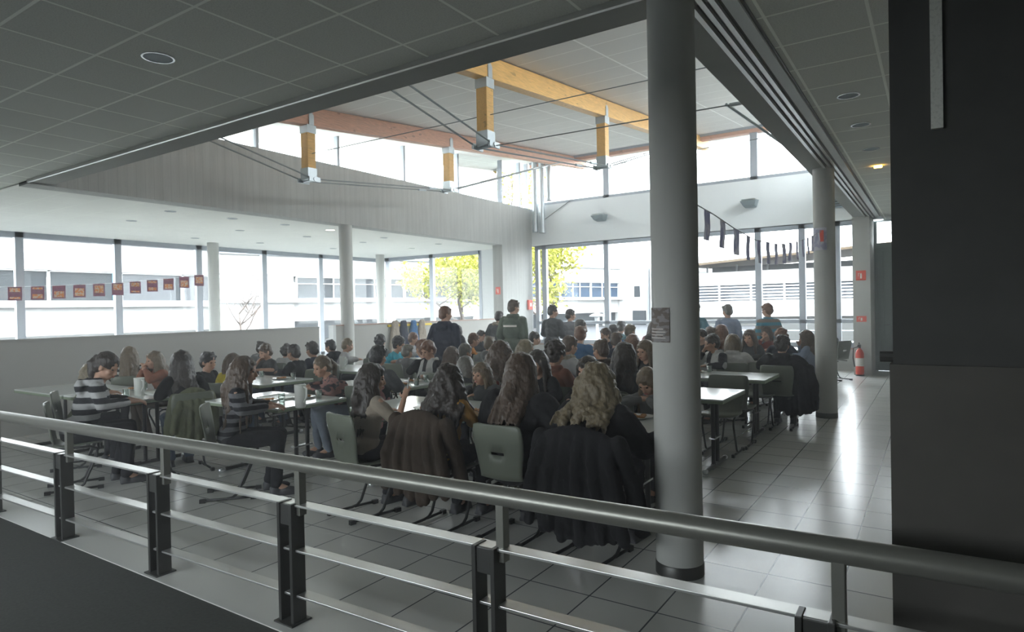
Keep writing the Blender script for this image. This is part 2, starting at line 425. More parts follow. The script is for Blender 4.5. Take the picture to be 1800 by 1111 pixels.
# high roof, rising to the far side
def zb(y): return 4.17+.1*y
m = MB()
x0, x1, y0, y1 = XB-1.6, -1.0, 3.9, YF+1.5
V = [(x, y, zb(y)+.33+dz) for x in (x0, x1) for y in (y0, y1) for dz in (0, .3)]
m.add(V, [[0, 1, 3, 2], [4, 6, 7, 5], [0, 4, 5, 1], [2, 3, 7, 6], [0, 2, 6, 4], [1, 5, 7, 3]])
struct(m.build('ceiling', M['roof']), 'high sloping roof ceiling over the dining hall')

def glazing(idx, along, fixed, a, b, z0, z1f, mull, fw=.07, transoms=(), base=True, label=None, dep=.12, top=True, mw=None):
    """window band: a frame (structure) with a pane child per bay"""
    f = MB(); mw = mw or fw
    def bx(u0, u1, z0_, z1_, d=dep, zz=None):
        if along == 'x': f.box((u0, fixed-d/2, z0_), (u1, fixed+d/2, z1_))
        else: f.box((fixed-d/2, u0, z0_), (fixed+d/2, u1, z1_))
    zt = z1f if callable(z1f) else (lambda u: z1f)
    us = [a]+list(mull)+[b]
    for i, u in enumerate(us):
        wd = fw if i in (0, len(us)-1) else mw
        bx(u-wd/2, u+wd/2, z0, zt(u))
    if base: bx(a, b, z0, z0+fw)
    if top and not callable(z1f): bx(a, b, z1f-fw, z1f)
    for t in transoms: bx(a, b, t-.045, t+.045)
    o = struct(f.build('window_%d' % idx, M['frame']))
    if label: o['label'] = label
    for i in range(len(us)-1):
        g = MB(); u0, u1 = us[i]+mw*.4, us[i+1]-mw*.4
        if along == 'x': V = [(u0, fixed, z0), (u1, fixed, z0), (u1, fixed, zt(u1)), (u0, fixed, zt(u0))]
        else: V = [(fixed, u0, z0), (fixed, u1, z0), (fixed, u1, zt(u1)), (fixed, u0, zt(u0))]
        g.add(V, [[0, 1, 2, 3]]); g.build('pane', M['glass'], o)
    return o
# annex: long glass side and its end
glazing(1, 'y', XG, 1.9, 16.95, .25, 3.58, [3.85, 5.90, 7.96, 10.07, 12.14, 14.28], .12, mw=.16)
glazing(2, 'x', 16.95, XG, -12.35, .25, 3.58, [-16.5, -14.43], .12, mw=.16)
sbox('wall_annex_end', (-12.35, 16.9, 0), (XB-.3, 17.05, 3.58), M['white'])
sbox('wall_annex_front', (XG-.1, YB, 0), (XG+.1, 1.9, H), M['part'])
sbox('wall_annex_low', (XG-.1, 1.9, -.05), (XG+.1, 17.0, .27), M['part'])
sbox('wall_annex_low', (XG, 16.88, -.05), (-12.3, 17.02, .27), M['part'])
# far wall lower glazing
glazing(3, 'x', yf+.06, XB+.16, -1.56, .56, 3.62, [-10.17, -8.06, -5.93, -3.79, -2.75, -1.97], .12, transoms=(1.2,), mw=.15)
# clerestories
glazing(4, 'x', yf+.06, XB+.1, -1.4, 4.86, lambda u: zb(yf)+.35, [-8.02, -5.93, -3.86], .08, mw=.18)
struct(MB().box((XB, yf-.06, zb(yf)+.17), (-1.3, yf+.14, zb(yf)+.36)).build('trim_11', M['pink']))
struct(MB().box((XB, yf-.09, zb(yf)+.26), (-1.3, yf-.06, zb(yf)+.36)).build('trim_12', M['frame']))
glazing(5, 'y', XB-.18, 4.1, YF, 4.76, lambda u: zb(u)+.36, [5.5, 7.59, 9.58, 11.65, 13.76, 15.84, 16.85], .05, mw=.06)
glazing(6, 'y', -1.43, 4.2, YF, 4.75, lambda u: zb(u)+.36, [6.5, 8.9, 11.3, 13.7, 15.9], .05, mw=.08)
glazing(7, 'x', 4.0, XB, -1.5, 4.75, lambda u: zb(4.0)+.36, [-8.7, -6.9, -5.1, -3.3], .05, mw=.06)
glazing(8, 'x', YB-.1, -10.0, -2.0, 1.2, 2.5, [-8, -6, -4.0], .08)  # added window in the unseen back wall, gives fill light from behind
# aisle end: square pillar, side wall, door with lit transom
sbox('wall_aisle_pillar', (-1.55, 16.4, 0), (-1.20, 17.7, H), M['column'])
sbox('wall_aisle_end', (-.78, 17.6, 0), (XR, 17.8, H), M['white'])
sbox('wall_aisle_end_top', (-1.25, 17.6, 3.56), (-.7, 17.8, H), M['white'])
d = struct(MB().box((-1.20, 17.58, 0), (-1.14, 17.72, 3.56)).box((-.84, 17.58, 0), (-.76, 17.72, 3.56)).box((-1.14, 17.58, 2.92), (-.84, 17.72, 3.04)).build('door_1', M['door']))
MB().box((-1.14, 17.6, .01), (-.84, 17.65, 2.92)).box((-1.09, 17.585, .35), (-1.02, 17.6, 2.85)).box((-1.0, 17.585, .35), (-.86, 17.6, 2.85)).build('door_leaf', M['door'], d, bevel=.006)
MB().tube([(-1.01, 17.55, 1.1), (-.90, 17.55, 1.1)], .012).tube([(-1.01, 17.6, 1.1), (-1.01, 17.55, 1.1)], .012).build('door_handle', M['chrome'], d)
g = MB().add([(-1.14, 17.64, 3.04), (-.84, 17.64, 3.04), (-.84, 17.64, 3.56), (-1.14, 17.64, 3.56)], [[0, 1, 2, 3]]).build('pane', M['glass'], d)
# dark wall the railing runs into, beside the viewer
dw = sbox('wall_dark', (-.125, 2.62, 1.43), (XR, 2.9, H), M['dark'])
sbox('wall_dark_lower', (-.135, 2.60, 0), (XR, 2.9, 1.43), M['dark2'])
sbox('trim_13', (-.005, 2.60, 2.23), (.03, 2.62, H), M['ceil'])
MB().tube([(-.17, 2.7, 1.45), (-.12, 2.7, 1.45)], .02).build('handle_stub', M['post'], dw)

# low partitions between hall and annex
def partition(y0, y1, z, capm, name):
    o = struct(MB().box((XB-.22, y0, 0), (XB-.12, y1, z)).build(name, M['part']))
    MB().box((XB-.235, y0, z), (XB-.105, y1, z+.025)).build('cap_strip', capm, o)
partition(2.45, 8.95, 1.34, M['part'], 'wall_partition')
partition(9.38, 15.6, 1.36, M['cap'], 'wall_partition')
sbox('wall_partition_end', (XB-.24, 9.3, 0), (XB-.10, 9.38, 1.38), M['white'])

# round columns: standing things
def column(x, y, z1, label, r=.143):
    o = MB().lathe([(r, 0), (r, z1)], seg=48).build('round_column', M['column'], smooth=True, loc=(x, y, 0))
    o['kind'] = 'structure'; o['label'] = label
    MB().lathe([(r+.004, 0.0), (r+.004, .07), (r, .075)], seg=48).build('base_ring', M['post'], o, smooth=True)
    return o
col1 = column(-1.34, 3.87, H, 'thick round concrete column in the foreground')
col2 = column(-1.32, 10.2, H, 'round concrete column further down the aisle')
column(XB+.02-.17, 9.75, 3.56, 'round column under the long concrete beam')
column(-16.1, 9.96, 3.58, 'round column by the annex windows carrying bunting')
column(-15.7, 15.75, 3.58, 'round column in the far corner of the annex')
def curved(name, mat, r, a0, a1, z0, z1, parent, th=.003):
    n = 12; V = []; F = []
    for k in range(n+1):
        t = a0+(a1-a0)*k/n
        for rr in (r, r+th):
            for z in (z0, z1): V.append((rr*math.cos(t), rr*math.sin(t), z))
    for k in range(n):
        o = k*4; p = o+4
        F += [[o, p, p+1, o+1], [o+2, o+3, p+3, p+2], [o+1, p+1, p+3, o+3], [o, o+2, p+2, p]]
    F += [[0, 1, 3, 2], [n*4, n*4+2, n*4+3, n*4+1]]
    return MB().add(V, F).build(name, mat, parent, smooth=True)
o = curved('poster', M['poster'], .146, math.radians(-150), math.radians(-85), 1.43, 1.64, None); o.location = (-1.34, 3.87, 0)
tag(o, 'dark printed poster pasted round the foreground column', 'poster')
for k in range(4): curved('poster_text_line', M['signw'], .1492, math.radians(-145), math.radians(-95-6*(k % 2)), 1.455+.018*k, 1.459+.018*k, o, .001)
o = curved('poster', M['flagp'], .147, math.radians(-150), math.radians(-70), 2.40, 2.72, None); o.location = (-1.32, 10.2, 0)
tag(o, 'sheet of paper with red print taped to the second aisle column', 'poster')
curved('red_print', M['redsign'], .1505, math.radians(-105), math.radians(-85), 2.52, 2.68, o, .001)

# ------------------------------------------------------------------ timber roof beams with king posts and tie rods
for bx_, who in ((-9.1, 'left'), (-5.3, 'right')):
    root = empty('timber_beam', (bx_, 4.0, zb(4.0)))
    tag(root, 'orange glulam roof beam with two hanging king posts, %s' % ('above the left clerestory' if who == 'left' else 'crossing the middle of the roof'), 'beam', 'glulam roof beams')
    def L(x, y, z): return (x, y-4.0, z-zb(4.0))
    mb = MB(); y0, y1 = 4.0, YF+.75
    if who == 'left': pass
    V = [L(x, y, zb(y)+dz) for x in (-.09, .09) for y in (y0, y1) for dz in (0, .31)]
    mb.add(V, [[0, 1, 3, 2], [4, 6, 7, 5], [0, 4, 5, 1], [2, 3, 7, 6], [0, 2, 6, 4], [1, 5, 7, 3]])
    mb.build('beam', M['pink'] if who == 'left' else M['wood'], root, bevel=.008)
    nodes = []
    for (py, pz) in ((7.45, 3.93), (11.33, 4.30)):
        zt = zb(py)
        p = MB().box(L(-.09, py-.085, pz+.22), L(.09, py+.085, zt-.12)).build('king_post', M['wood'], root, bevel=.006)
        MB().box(L(-.1, py-.095, zt-.14), L(.1, py+.095, zt+.0)).box(L(.09, py-.05, zt), L(.105, py+.05, zt+.17)).ell(L(.097, py, zt+.17), (.008, .05, .05)).build('steel_shoe', M['steel'], p)
        MB().box(L(-.1, py-.095, pz+.04), L(.1, py+.095, pz+.24)).tube([L(-.17, py, pz+.04), L(.17, py, pz+.04)], .035).box(L(-.16, py-.12, pz), L(-.13, py+.12, pz+.08)).box(L(.13, py-.12, pz), L(.16, py+.12, pz+.08)).build('steel_node', M['steel'], p)
        nodes.append((py, pz+.04))
    for sx in (-.145, .145):
        for (a, b) in (((4.25, zb(4.25)+.02), nodes[0]), (nodes[0], nodes[1]), (nodes[1], (16.3, zb(16.3)+.05))):
            rd = MB().tube([L(sx, a[0], a[1]), L(sx, b[0], b[1])], .013, 8).build('tie_rod', M['rod'], root, smooth=True)
            t = .22 if a[0] < 5 else .78
            c = [a[i]+(b[i]-a[i])*t for i in (0, 1)]; e = [a[i]+(b[i]-a[i])*(t+.06) for i in (0, 1)]
            MB().tube([L(sx, c[0], c[1]), L(sx, e[0], e[1])], .024, 10).build('turnbuckle', M['steel'], rd, smooth=True)
def wire(name, P, r, label, cat='cable', mat='rod', ends=True):
    o = MB().tube(P, r, 8).build(name, M[mat], smooth=True); tag(o, label, cat)
    if ends:
        p, q = np.array(P[0]), np.array(P[-1]); d = (q-p)/np.linalg.norm(q-p)
        MB().tube([q-d*.35, q-d*.1], .022, 8).tube([q-d*.1, q], .03, 8).build('turnbuckle', M['steel'], o, smooth=True)
    return o
wire('bracing_cable', [(-5.12, 7.45, 3.95), (-1.56, 7.45, 3.90)], .008, 'thin bracing cable from the nearer king post to the aisle beam')
wire('bracing_cable', [(-9.0, 7.45, 4.42), (-1.5, 7.45, 4.38)], .007, 'thin bracing cable crossing the hall below the roof panels', ends=False)
wire('bracing_cable', [(-5.12, 11.33, 4.36), (-1.56, 11.33, 4.45)], .007, 'thin bracing cable from the farther king post towards the aisle', ends=False)
wire('hanging_cable', [(-9.2, YF-.02, 4.9), (-10.2, YF-.05, 4.35)], .012, 'dark cable slanting down the far wall beside the pipes', mat='post', ends=False)
wire('anchor_rod', [(-1.95, 7.45, 3.92), (-1.56, 8.9, 3.66)], .016, 'steel anchor rod running along the edge of the aisle beam', mat='steel', ends=False)

# vertical pipes in the far corner
for i, (x, z0, lab) in enumerate(((-10.33, 4.02, 'left'), (-10.08, 3.98, 'middle'), (-9.86, 4.95, 'right'))):
    o = MB().tube([(0, 0, z0), (0, 0, zb(YF)+.3)], .085, 20).build('drain_pipe', M['steel'], smooth=True, loc=(x, YF-.22 if i < 2 else YF-.16, 0))
    tag(o, 'grey vertical pipe in the far corner, %s one of three' % lab, 'pipe', 'pipes in the far corner')
    MB().tube([(0, 0, z0), (0, 0, z0+.08)], .1, 20).tube([(0, 0, z0+1.1), (0, 0, z0+1.16)], .095, 20).build('collar', M['steel'], o, smooth=True)
# wall uplighters
for (x, z, lab) in ((-8.17, 4.27, 'left of the foreground column'), (-3.94, 4.23, 'right of the foreground column')):
    o = empty('wall_light', (x, YF, z)); tag(o, 'grey boxy wall uplighter on the white band, '+lab, 'lamp', 'uplighters on the white band')
    m = MB(); V = [(-.20, -.36, .06), (.20, -.36, .06), (.20, 0, .10), (-.20, 0, .10), (-.14, -.26, -.07), (.14, -.26, -.07), (.14, 0, -.09), (-.14, 0, -.09)]
    m.add(V, [[0, 1, 2, 3], [4, 7, 6, 5], [0, 4, 5, 1], [1, 5, 6, 2], [2, 6, 7, 3], [3, 7, 4, 0]]).build('lamp_housing', M['lampbody'], o, bevel=.01)
    MB().box((-.17, -.33, .078), (.17, -.04, .105)).build('lamp_glass', M['dglass'], o)
    MB().box((-.06, -.08, .10), (-.03, 0, .15)).box((.03, -.08, .10), (.06, 0, .15)).build('bracket', M['frame'], o)
# small wall lamp
# vent grille
o = empty('air_grille', (-1.93, YF-.01, 4.16)); tag(o, 'slanting blue-grey ventilation grille high on the far wall by the aisle', 'vent')
MB().box((-.17, -.02, -.20), (.17, .0, .20)).build('grille_plate', M['post'], o)
m = MB()
for k in range(6): m.box((-.16, -.05, -.17+.06*k), (.16, -.02, -.155+.06*k))
m.build('louvre_slat', M['vent'], o); MB().box((-.19, -.04, -.22), (-.165, 0, .22)).box((.165, -.04, -.22), (.19, 0, .22)).box((-.19, -.04, .2), (.19, 0, .225)).box((-.19, -.04, -.225), (.19, 0, -.2)).build('grille_frame', M['vent'], o)

# recessed downlights
def downlight(x, y, z, label, r=.085, warm=False):
    o = empty('downlight', (x, y, z)); tag(o, label, 'ceiling light', 'recessed ceiling downlights')
    m = MB(); seg = 28; V = []; F = []
    for (rr, zz) in ((r+.014, 0), (r+.014, -.006), (r, -.006), (r, 0)):
        for k in range(seg): t = 2*PI*k/seg; V.append((rr*math.cos(t), rr*math.sin(t), zz))
    for i in range(4):
        for k in range(seg): F.append([i*seg+k, i*seg+(k+1) % seg, ((i+1) % 4)*seg+(k+1) % seg, ((i+1) % 4)*seg+k])
    m.add(V, F).build('trim_ring', M['chrome'], o, smooth=True)
    MB().lathe([(r, -.003), (r, -.001)], seg=seg).build('reflector', M['warmlamp'] if warm else M['lampbody'], o)
    return o
downlight(-4.87, 2.61, H, 'large dark recessed downlight in the front ceiling, upper left', .10)
downlight(-.66, 6.84, H, 'recessed downlight over the aisle, nearest of the row')
downlight(-.66, 8.04, H, 'recessed downlight over the aisle, second of the row')
downlight(-.66, 9.4, H, 'recessed downlight over the aisle, third of the row')
for i, (x, y, lab) in enumerate(((-11.75, 6.45, 'nearest the concrete beam on the left'), (-13.47, 6.6, 'second from left, near the picture edge'), (-11.75, 7.7, 'second along the concrete beam'), (-13.3, 8.9, 'middle of the annex ceiling'), (-11.75, 8.95, 'third along the concrete beam'), (-15.4, 9.06, 'near the windows and the bunting column'), (-13.2, 10.7, 'left of the beam column'), (-15.25, 10.8, 'towards the windows, fourth bay'), (-15.1, 13.2, 'towards the windows, fifth bay'), (-12.0, 12.2, 'behind the beam column'), (-13.2, 12.6, 'right of the beam column'), (-12.0, 14.4, 'towards the pier'), (-13.4, 14.8, 'near the annex end windows'))):
    downlight(x, y, 3.58, 'small downlight in the white annex ceiling, '+lab, .085)
downlight(-11.75, 10.2, 3.58, 'lit warm downlight in the annex ceiling beside the beam column', .10, True)
o = MB().box((-.05, -.03, -.03), (.05, .03, 0)).build('exit_lamp', M['amber'], loc=(-.66, 10.6, H)); tag(o, 'small glowing amber emergency lamp on the aisle ceiling', 'lamp')

# signs, extinguisher
def sign(loc, axis, w, h, label, marks=True):
    o = empty('safety_sign', loc); tag(o, label, 'sign')
    def bb(u0, u1, z0, z1, d0, d1):
        return MB().box((u0, -d1, z0), (u1, -d0, z1)) if axis == 'y' else MB().box((d0, u0, z0), (d1, u1, z1))
    bb(-w/2, w/2, -h/2, h/2, 0, .006).build('sign_plate', M['redsign'], o)
    m = MB()
    def q(u0, u1, z0, z1):
        a = bb(u0*w, u1*w, z0*h, z1*h, .006, .008); m.add(a.v[0], a.f)
    q(-.08, .10, -.32, .12); q(-.05, .07, .12, .22); q(-.28, -.12, .16, .24); q(-.28, -.22, -.1, .24)
    m.build('pictogram', M['signw'], o); return o
sign((-1.385, 16.395, 2.25), 'y', .20, .22, 'square red fire sign high on the square pillar')
s = sign((-1.385, 16.395, 1.27), 'y', .20, .13, 'small red and white notice midway up the square pillar')
sign((-10.77, 15.615, 2.2), 'y', .17, .22, 'square red fire sign on the edge of the concrete pier')
o = empty('alarm_box', (XB+.0, 17.05, 1.77)); tag(o, 'red fire alarm box on the pier next to the far windows', 'alarm')
MB().box((0, -.11, -.15), (.07, .11, .15)).build('alarm_case', M['redsign'], o, bevel=.012); MB().box((.07, -.05, -.05), (.075, .05, .06)).build('alarm_window', M['signw'], o)
ex = empty('fire_extinguisher', (-1.42, 16.26, 0)); tag(ex, 'red fire extinguisher standing at the foot of the square pillar', 'fire extinguisher')
MB().lathe([(.07, .02), (.085, .05), (.085, .50), (.06, .57), (.03, .60), (.03, .62)], seg=28).build('cylinder_body', M['red'], ex, smooth=True)
MB().tube([(0, 0, .62), (0, 0, .66)], .025).box((-.03, -.12, .66), (.03, .03, .70)).tube([(0, .03, .67), (0, -.13, .74)], .012).build('valve_head', M['black'], ex)
MB().tube([(.0, -.03, .66), (-.12, -.02, .62), (-.13, -.02, .4), (-.10, -.02, .2)], .014, 10).build('hose', M['black'], ex, smooth=True)
MB().lathe([(.087, .22), (.087, .40)], seg=28).build('label_band', M['signw'], ex, smooth=True)
MB().lathe([(.09, 0), (.09, .03)], seg=28).build('foot_ring', M['black'], ex)

# ------------------------------------------------------------------ railing in the foreground
RY = lambda x: 2.19+.022*(x+2.4)
rl = empty('guard_railing', (-2.4, 2.19, 0)); tag(rl, 'steel guard railing with round handrail and three flat bars across the foreground', 'railing')
def LR(x, dy, z): return (x+2.4, RY(x)-2.19+dy, z)
xs0, xs1 = -9.6, 1.6
MB().tube([LR(xs0+(xs1-xs0)*k/10, .03, .852+.004*(xs0+(xs1-xs0)*k/10+2.4)) for k in range(11)], .042, 20).build('handrail', M['handrail'], rl, smooth=True)
for z in (.635, .395, .155):
    m = MB(); m.bar(LR(xs0, .03, z), LR(xs1, .03, z), .075, .012); m.build('flat_bar', M['rail'], rl, bevel=.002)
px_ = [-.33-1.28*k for k in range(-1, 8)]
for x in px_:
    p = MB()
    for s in (-.048, .048): p.box(LR(x+s-.011, -.03, .0), LR(x+s+.011, .055, .645))
    p.box(LR(x-.05, -.022, .53), LR(x+.05, .045, .64))
    p = p.build('post', M['post'], rl, bevel=.003)
    MB().box(LR(x-.075, -.05, .008), LR(x+.075, .075, .016)).build('foot_plate', M['post'], p)
    MB().box(LR(x+.045, .005, .58), LR(x+.085, .05, .84)).build('handrail_bracket', M['handrail'], p, bevel=.003)
# ------------------------------------------------------------------ outside
sbox('floor_outside', (-120, -40, -.9), (60, 140, -.42), M['ground'])
def local(P0, ang):      # facade frame: u along, n towards viewer, z
    return np.array(P0, float), np.array((math.sin(ang), math.cos(ang), 0.))
class Fac:
    def __init__(s, P0, ang, nsign=1):
        s.P, s.u = local(P0, ang); s.n = np.array((s.u[1], -s.u[0], 0))*nsign
    def box(s, mb, u0, u1, z0, z1, d0, d1):
        V = [s.P+s.u*u+s.n*d+np.array((0, 0, z)) for u in (u0, u1) for d in (d0, d1) for z in (z0, z1)]
        return mb.add(V, [[0, 1, 3, 2], [4, 6, 7, 5], [0, 4, 5, 1], [2, 3, 7, 6], [0, 2, 6, 4], [1, 5, 7, 3]])
    def part(s, name, mat, parent, *bs):
        mb = MB()
        for b in bs: s.box(mb, *b)
        return mb.build(name, mat, parent)
# building A, left, parallel to the annex glass
A = Fac((-42, 2, 0), 0); ba = empty('school_building'); tag(ba, 'white school block with long band of blinds, leftmost outside the annex windows', 'building')
z = lambda v: 1.65+(v-1.65)*1.4
A.part('wall', M['facade'], ba, (0, 25.3, z(3.62), z(4.85), -8, 0), (0, 25.3, z(2.09), z(2.36), -8, .35), (0, 25.3, -.4, z(2.1), -8, -.25))
A.part('roof_edge', M['bframe'], ba, (-.1, 25.4, z(4.83), z(4.90), -8, .15))
A.part('base_band', M['facade_s'], ba, (0, 25.2, -.4, z(.95), -.2, -.15))
for k in range(5):
    u0 = 6.2+3.9*k; f = A.part('window', M['louver'], ba, (u0, u0+.12, z(2.36), z(3.62), -.3, -.15), (u0, u0+3.9, z(3.56), z(3.62), -.3, -.15))
    mb = MB()
    for j in range(26): A.box(mb, u0+.12, u0+3.5 if k != 1 else u0+3.1, z(2.38)+j*.066, z(2.38)+j*.066+.045, -.28, -.2)
    mb.build('blind', M['blind'] if k < 3 else M['blindl'], f)
    A.part('pane', M['bglass'], f, (u0+.1, u0+3.9, z(2.36), z(3.58), -.4, -.32))
A.part('blue_panel', M['blueglass'], ba, (17.45, 17.9, z(2.4), z(3.58), -.19, -.1))
# building B, long, facing the hall corner
PB = np.array((-39.6, 30.8, 0)); B = Fac(PB, math.radians(15.6)); bb = empty('school_building'); tag(bb, 'long white two-storey school wing with window band outside the far corner', 'building')
z = lambda v: 1.65+(v-1.65)*2
B.part('wall', M['facade'], bb, (-5.2, 37.6, z(3.02), z(3.78), -9, 0), (-5.2, 0, -.4, z(3.1), -9, 0), (-5.2, 37.9, z(2.05), z(2.20), -9, .45), (0, 37.4, z(1.36), z(2.06), -9, -.25), (37.4, 38.2, -.4, z(3.1), -9, 0), (0, 37.6, -.4, z(.5), -9, -.9))
B.part('roof_edge', M['bframe'], bb, (-5.2, 37.8, z(3.75), z(3.81), -9, .25), (0, 37.6, z(2.20), z(2.22), .3, .5))
B.part('ground_floor_glass', M['bglass'], bb, (.2, 37.4, -.3, z(1.38), -.8, -.7))
for k in range(8):
    u0 = .2+4.65*k; f = B.part('window', M['louver'], bb, (u0, u0+.14, z(2.22), z(3.02), -.3, -.1), (u0+1.9, u0+1.98, z(2.22), z(3.02), -.28, -.14), (u0+3.0, u0+3.06, z(2.22), z(3.02), -.28, -.14), (u0, u0+4.65, z(2.74), z(2.77), -.28, -.14), (u0, u0+4.65, z(2.98), z(3.02), -.3, -.1))
    B.part('pane', M['bglass'] if k < 5 else M['louverb'], f, (u0+.1, u0+4.65, z(2.22), z(3.02), -.4, -.3))
for k in range(4): B.part('pilaster', M['facade'], bb, (8.0+9*k, 8.5+9*k, -.4, z(2.06), -.5, .1))
# link block between B and C
bc = empty('stair_tower'); tag(bc, 'plain white block with one small square window, left of the foreground column', 'building')
MB().box((-29, 68, -.4), (-21.5, 80, 5.9)).build('wall', M['facade'], bc)
MB().box((-28.25, 67.9, 2.75), (-27.6, 68.0, 3.95)).build('window', M['bglass'], bc)
MB().box((-28.4, 67.7, -.4), (-26.9, 68.0, 1.2)).build('doorway', M['bglass'], bc)
MB().box((-26.6, 67.6, -.4), (-26.4, 68, 5.9)).box((-26.0, 67.6, -.4), (-25.9, 68, 5.9)).build('drain_pipe', M['bframe'], bc)
# building C with canopy roof and louvres
b3 = empty('canteen_building'); tag(b3, 'low white building with horizontal louvres under a sloping canopy roof', 'building')
MB().box((-20.8, 64, 3.55), (14, 76, 4.85)).box((-20.8, 64, .45), (14, 76, 2.0)).box((-20.8, 65, 1.8), (14, 76, 3.7)).build('wall', M['facade'], b3)
MB().box((-20.8, 64.5, -.42), (14, 75, .5)).build('base_band', M['facade_s'], b3)
MB().box((-20.7, 64.85, 2.0), (14, 65, 3.6)).build('louvre_glass', M['louverb'], b3)
m = MB()
for k in range(5): m.box((-20.8, 64.0, 2.12+.29*k), (14, 64.25, 2.24+.29*k))
for k in range(12): m.box((-20.8+3*k, 64.02, 2.0), (-20.65+3*k, 64.2, 3.6))
m.build('louvre_slat', M['louver'], b3)
MB().box((-19.5, 68, 4.85), (14, 68.2, 5.6)).build('upper_glass', M['bglass'], b3)
m = MB()
for k in range(12): m.box((-20+3.0*k, 67.6, 4.85), (-19.85+3.0*k, 67.8, 5.6+.15*k))
m.build('canopy_post', M['bframe'], b3)
m = MB(); V = [(x, y, 5.45+.055*(x+21)+dz+(.5 if y > 70 else 0)) for x in (-21, 14) for y in (62.4, 80) for dz in (0, .22)]
m.add(V, [[0, 1, 3, 2], [4, 6, 7, 5], [0, 4, 5, 1], [2, 3, 7, 6], [0, 2, 6, 4], [1, 5, 7, 3]]).build('canopy_roof', M['soffit'], b3)
# terrace railing outside the far wall
tr = empty('terrace_railing', (-3, 19.5, -.42)); tag(tr, 'pale outdoor railing beyond the far windows on the right', 'railing')
m = MB()
for zz in (.65, 1.0, 1.3): m.tube([(-4.5, 0, zz), (2.2, 0, zz)], .018, 8)
m.build('rail_bar', M['chrome'], tr)
for k in range(5): MB().tube([(-4.5+1.65*k, 0, 0), (-4.5+1.65*k, 0, 1.32)], .022, 8).build('upright', M['chrome'], tr)
wl = MB().box((-5.6, 30, -.42), (4.5, 30.3, .92)).build('garden_wall', M['facade_s']); tag(wl, 'low grey outdoor wall beyond the right-hand far windows', 'wall')
# mushroom street lamp
sl = empty('street_lamp', (-10.66, 22, -.42)); tag(sl, 'small white mushroom-headed street lamp outside the far windows', 'lamp')
MB().tube([(0, 0, 0), (0, 0, 1.65)], .05, 14).build('pole', M['louver'], sl, smooth=True)
MB().lathe([(.09, 1.55), (.10, 1.70), (.30, 1.74), (.22, 1.80), (.05, 1.86)], seg=24).build('lamp_head', M['louver'], sl, smooth=True)

# trees
def tree(name, loc, height, crown, leaves, nleaf, label, trunk_r=.12, seed=1, lsize=.09, spread=1.0, dens=None):
    r = random.Random(seed); root = empty(name, loc); tag(root, label, 'tree')
    m = MB(); tips = []
    def grow(p, d, l, rad, lv):
        q = [p]; n = 4
        for i in range(n):
            d = (d+np.array([r.uniform(-.18, .18), r.uniform(-.18, .18), r.uniform(-.02, .14)])); d /= np.linalg.norm(d)
            q.append(q[-1]+d*l/n)
        m.tube(q, [rad*(1-.45*i/n) for i in range(n+1)], 6)
        tips.extend(q[2:] if lv >= 2 else [])
        if lv < 4:
            for k in range(3 if lv else 5):
                a = r.uniform(0, 2*PI); t = r.uniform(.45, .95)*spread
                nd = np.array([math.cos(a)*t, math.sin(a)*t, r.uniform(.35, 1.0)]); nd /= np.linalg.norm(nd)
                grow(q[r.randint(2, n)], nd, l*r.uniform(.55, .78), rad*.5, lv+1)
    grow(np.zeros(3), np.array((0, 0, 1.)), height*.42, trunk_r, 0)
    m.build('trunk', M['bark'], root, smooth='all')
    if nleaf:
        T = np.array(tips); V = []; F = []
        for i in range(nleaf):
            c = T[r.randrange(len(T))]+np.array([r.gauss(0, .22), r.gauss(0, .22), r.gauss(0, .2)])
            a = np.array([r.gauss(0, 1) for _ in range(3)]); a /= np.linalg.norm(a)
            b = np.cross(a, [r.gauss(0, 1) for _ in range(3)]); b /= np.linalg.norm(b)+1e-6
            s = lsize*r.uniform(.6, 1.2); o = len(V)
            V += [c-a*s, c-b*s*.6, c+a*s, c+b*s*.6, c+np.cross(a, b)*s*.25]; F += [[o, o+1, o+4], [o+1, o+2, o+4], [o+2, o+3, o+4], [o+3, o, o+4]]
        lf = MB().add(V, F).build('foliage', M[leaves], root); lf['kind'] = 'stuff'
    return root
tree('autumn_tree', (-16.6, 21.5, -.42), 6.6, 2.5, 'leaf', 7000, 'slender tree with yellow-green autumn leaves behind the concrete pier', .12, 3, .10, 1.2)
tree('autumn_tree', (-18.0, 27.0, -.42), 11.0, 2, 'leaf', 900, 'tall sparse tree showing through the clerestory glass', .13, 9, .12, .7)
tree('autumn_tree', (-13.5, 23.0, -.42), 6.0, 2, 'leaf', 4200, 'smaller yellow-green tree beyond the far window next to the pier', .09, 5, .11, 1.2)
tree('bare_tree', (-27.0, 18.0, -.42), 5.0, 2, 'leaf', 0, 'bare leafless young tree outside the annex windows', .07, 11, .1, .9)
tree('distant_tree', (-62, 52, -.42), 13.5, 3, 'leaf2', 3500, 'green treetop showing above the white roofs outside', .25, 8, .3, .9)

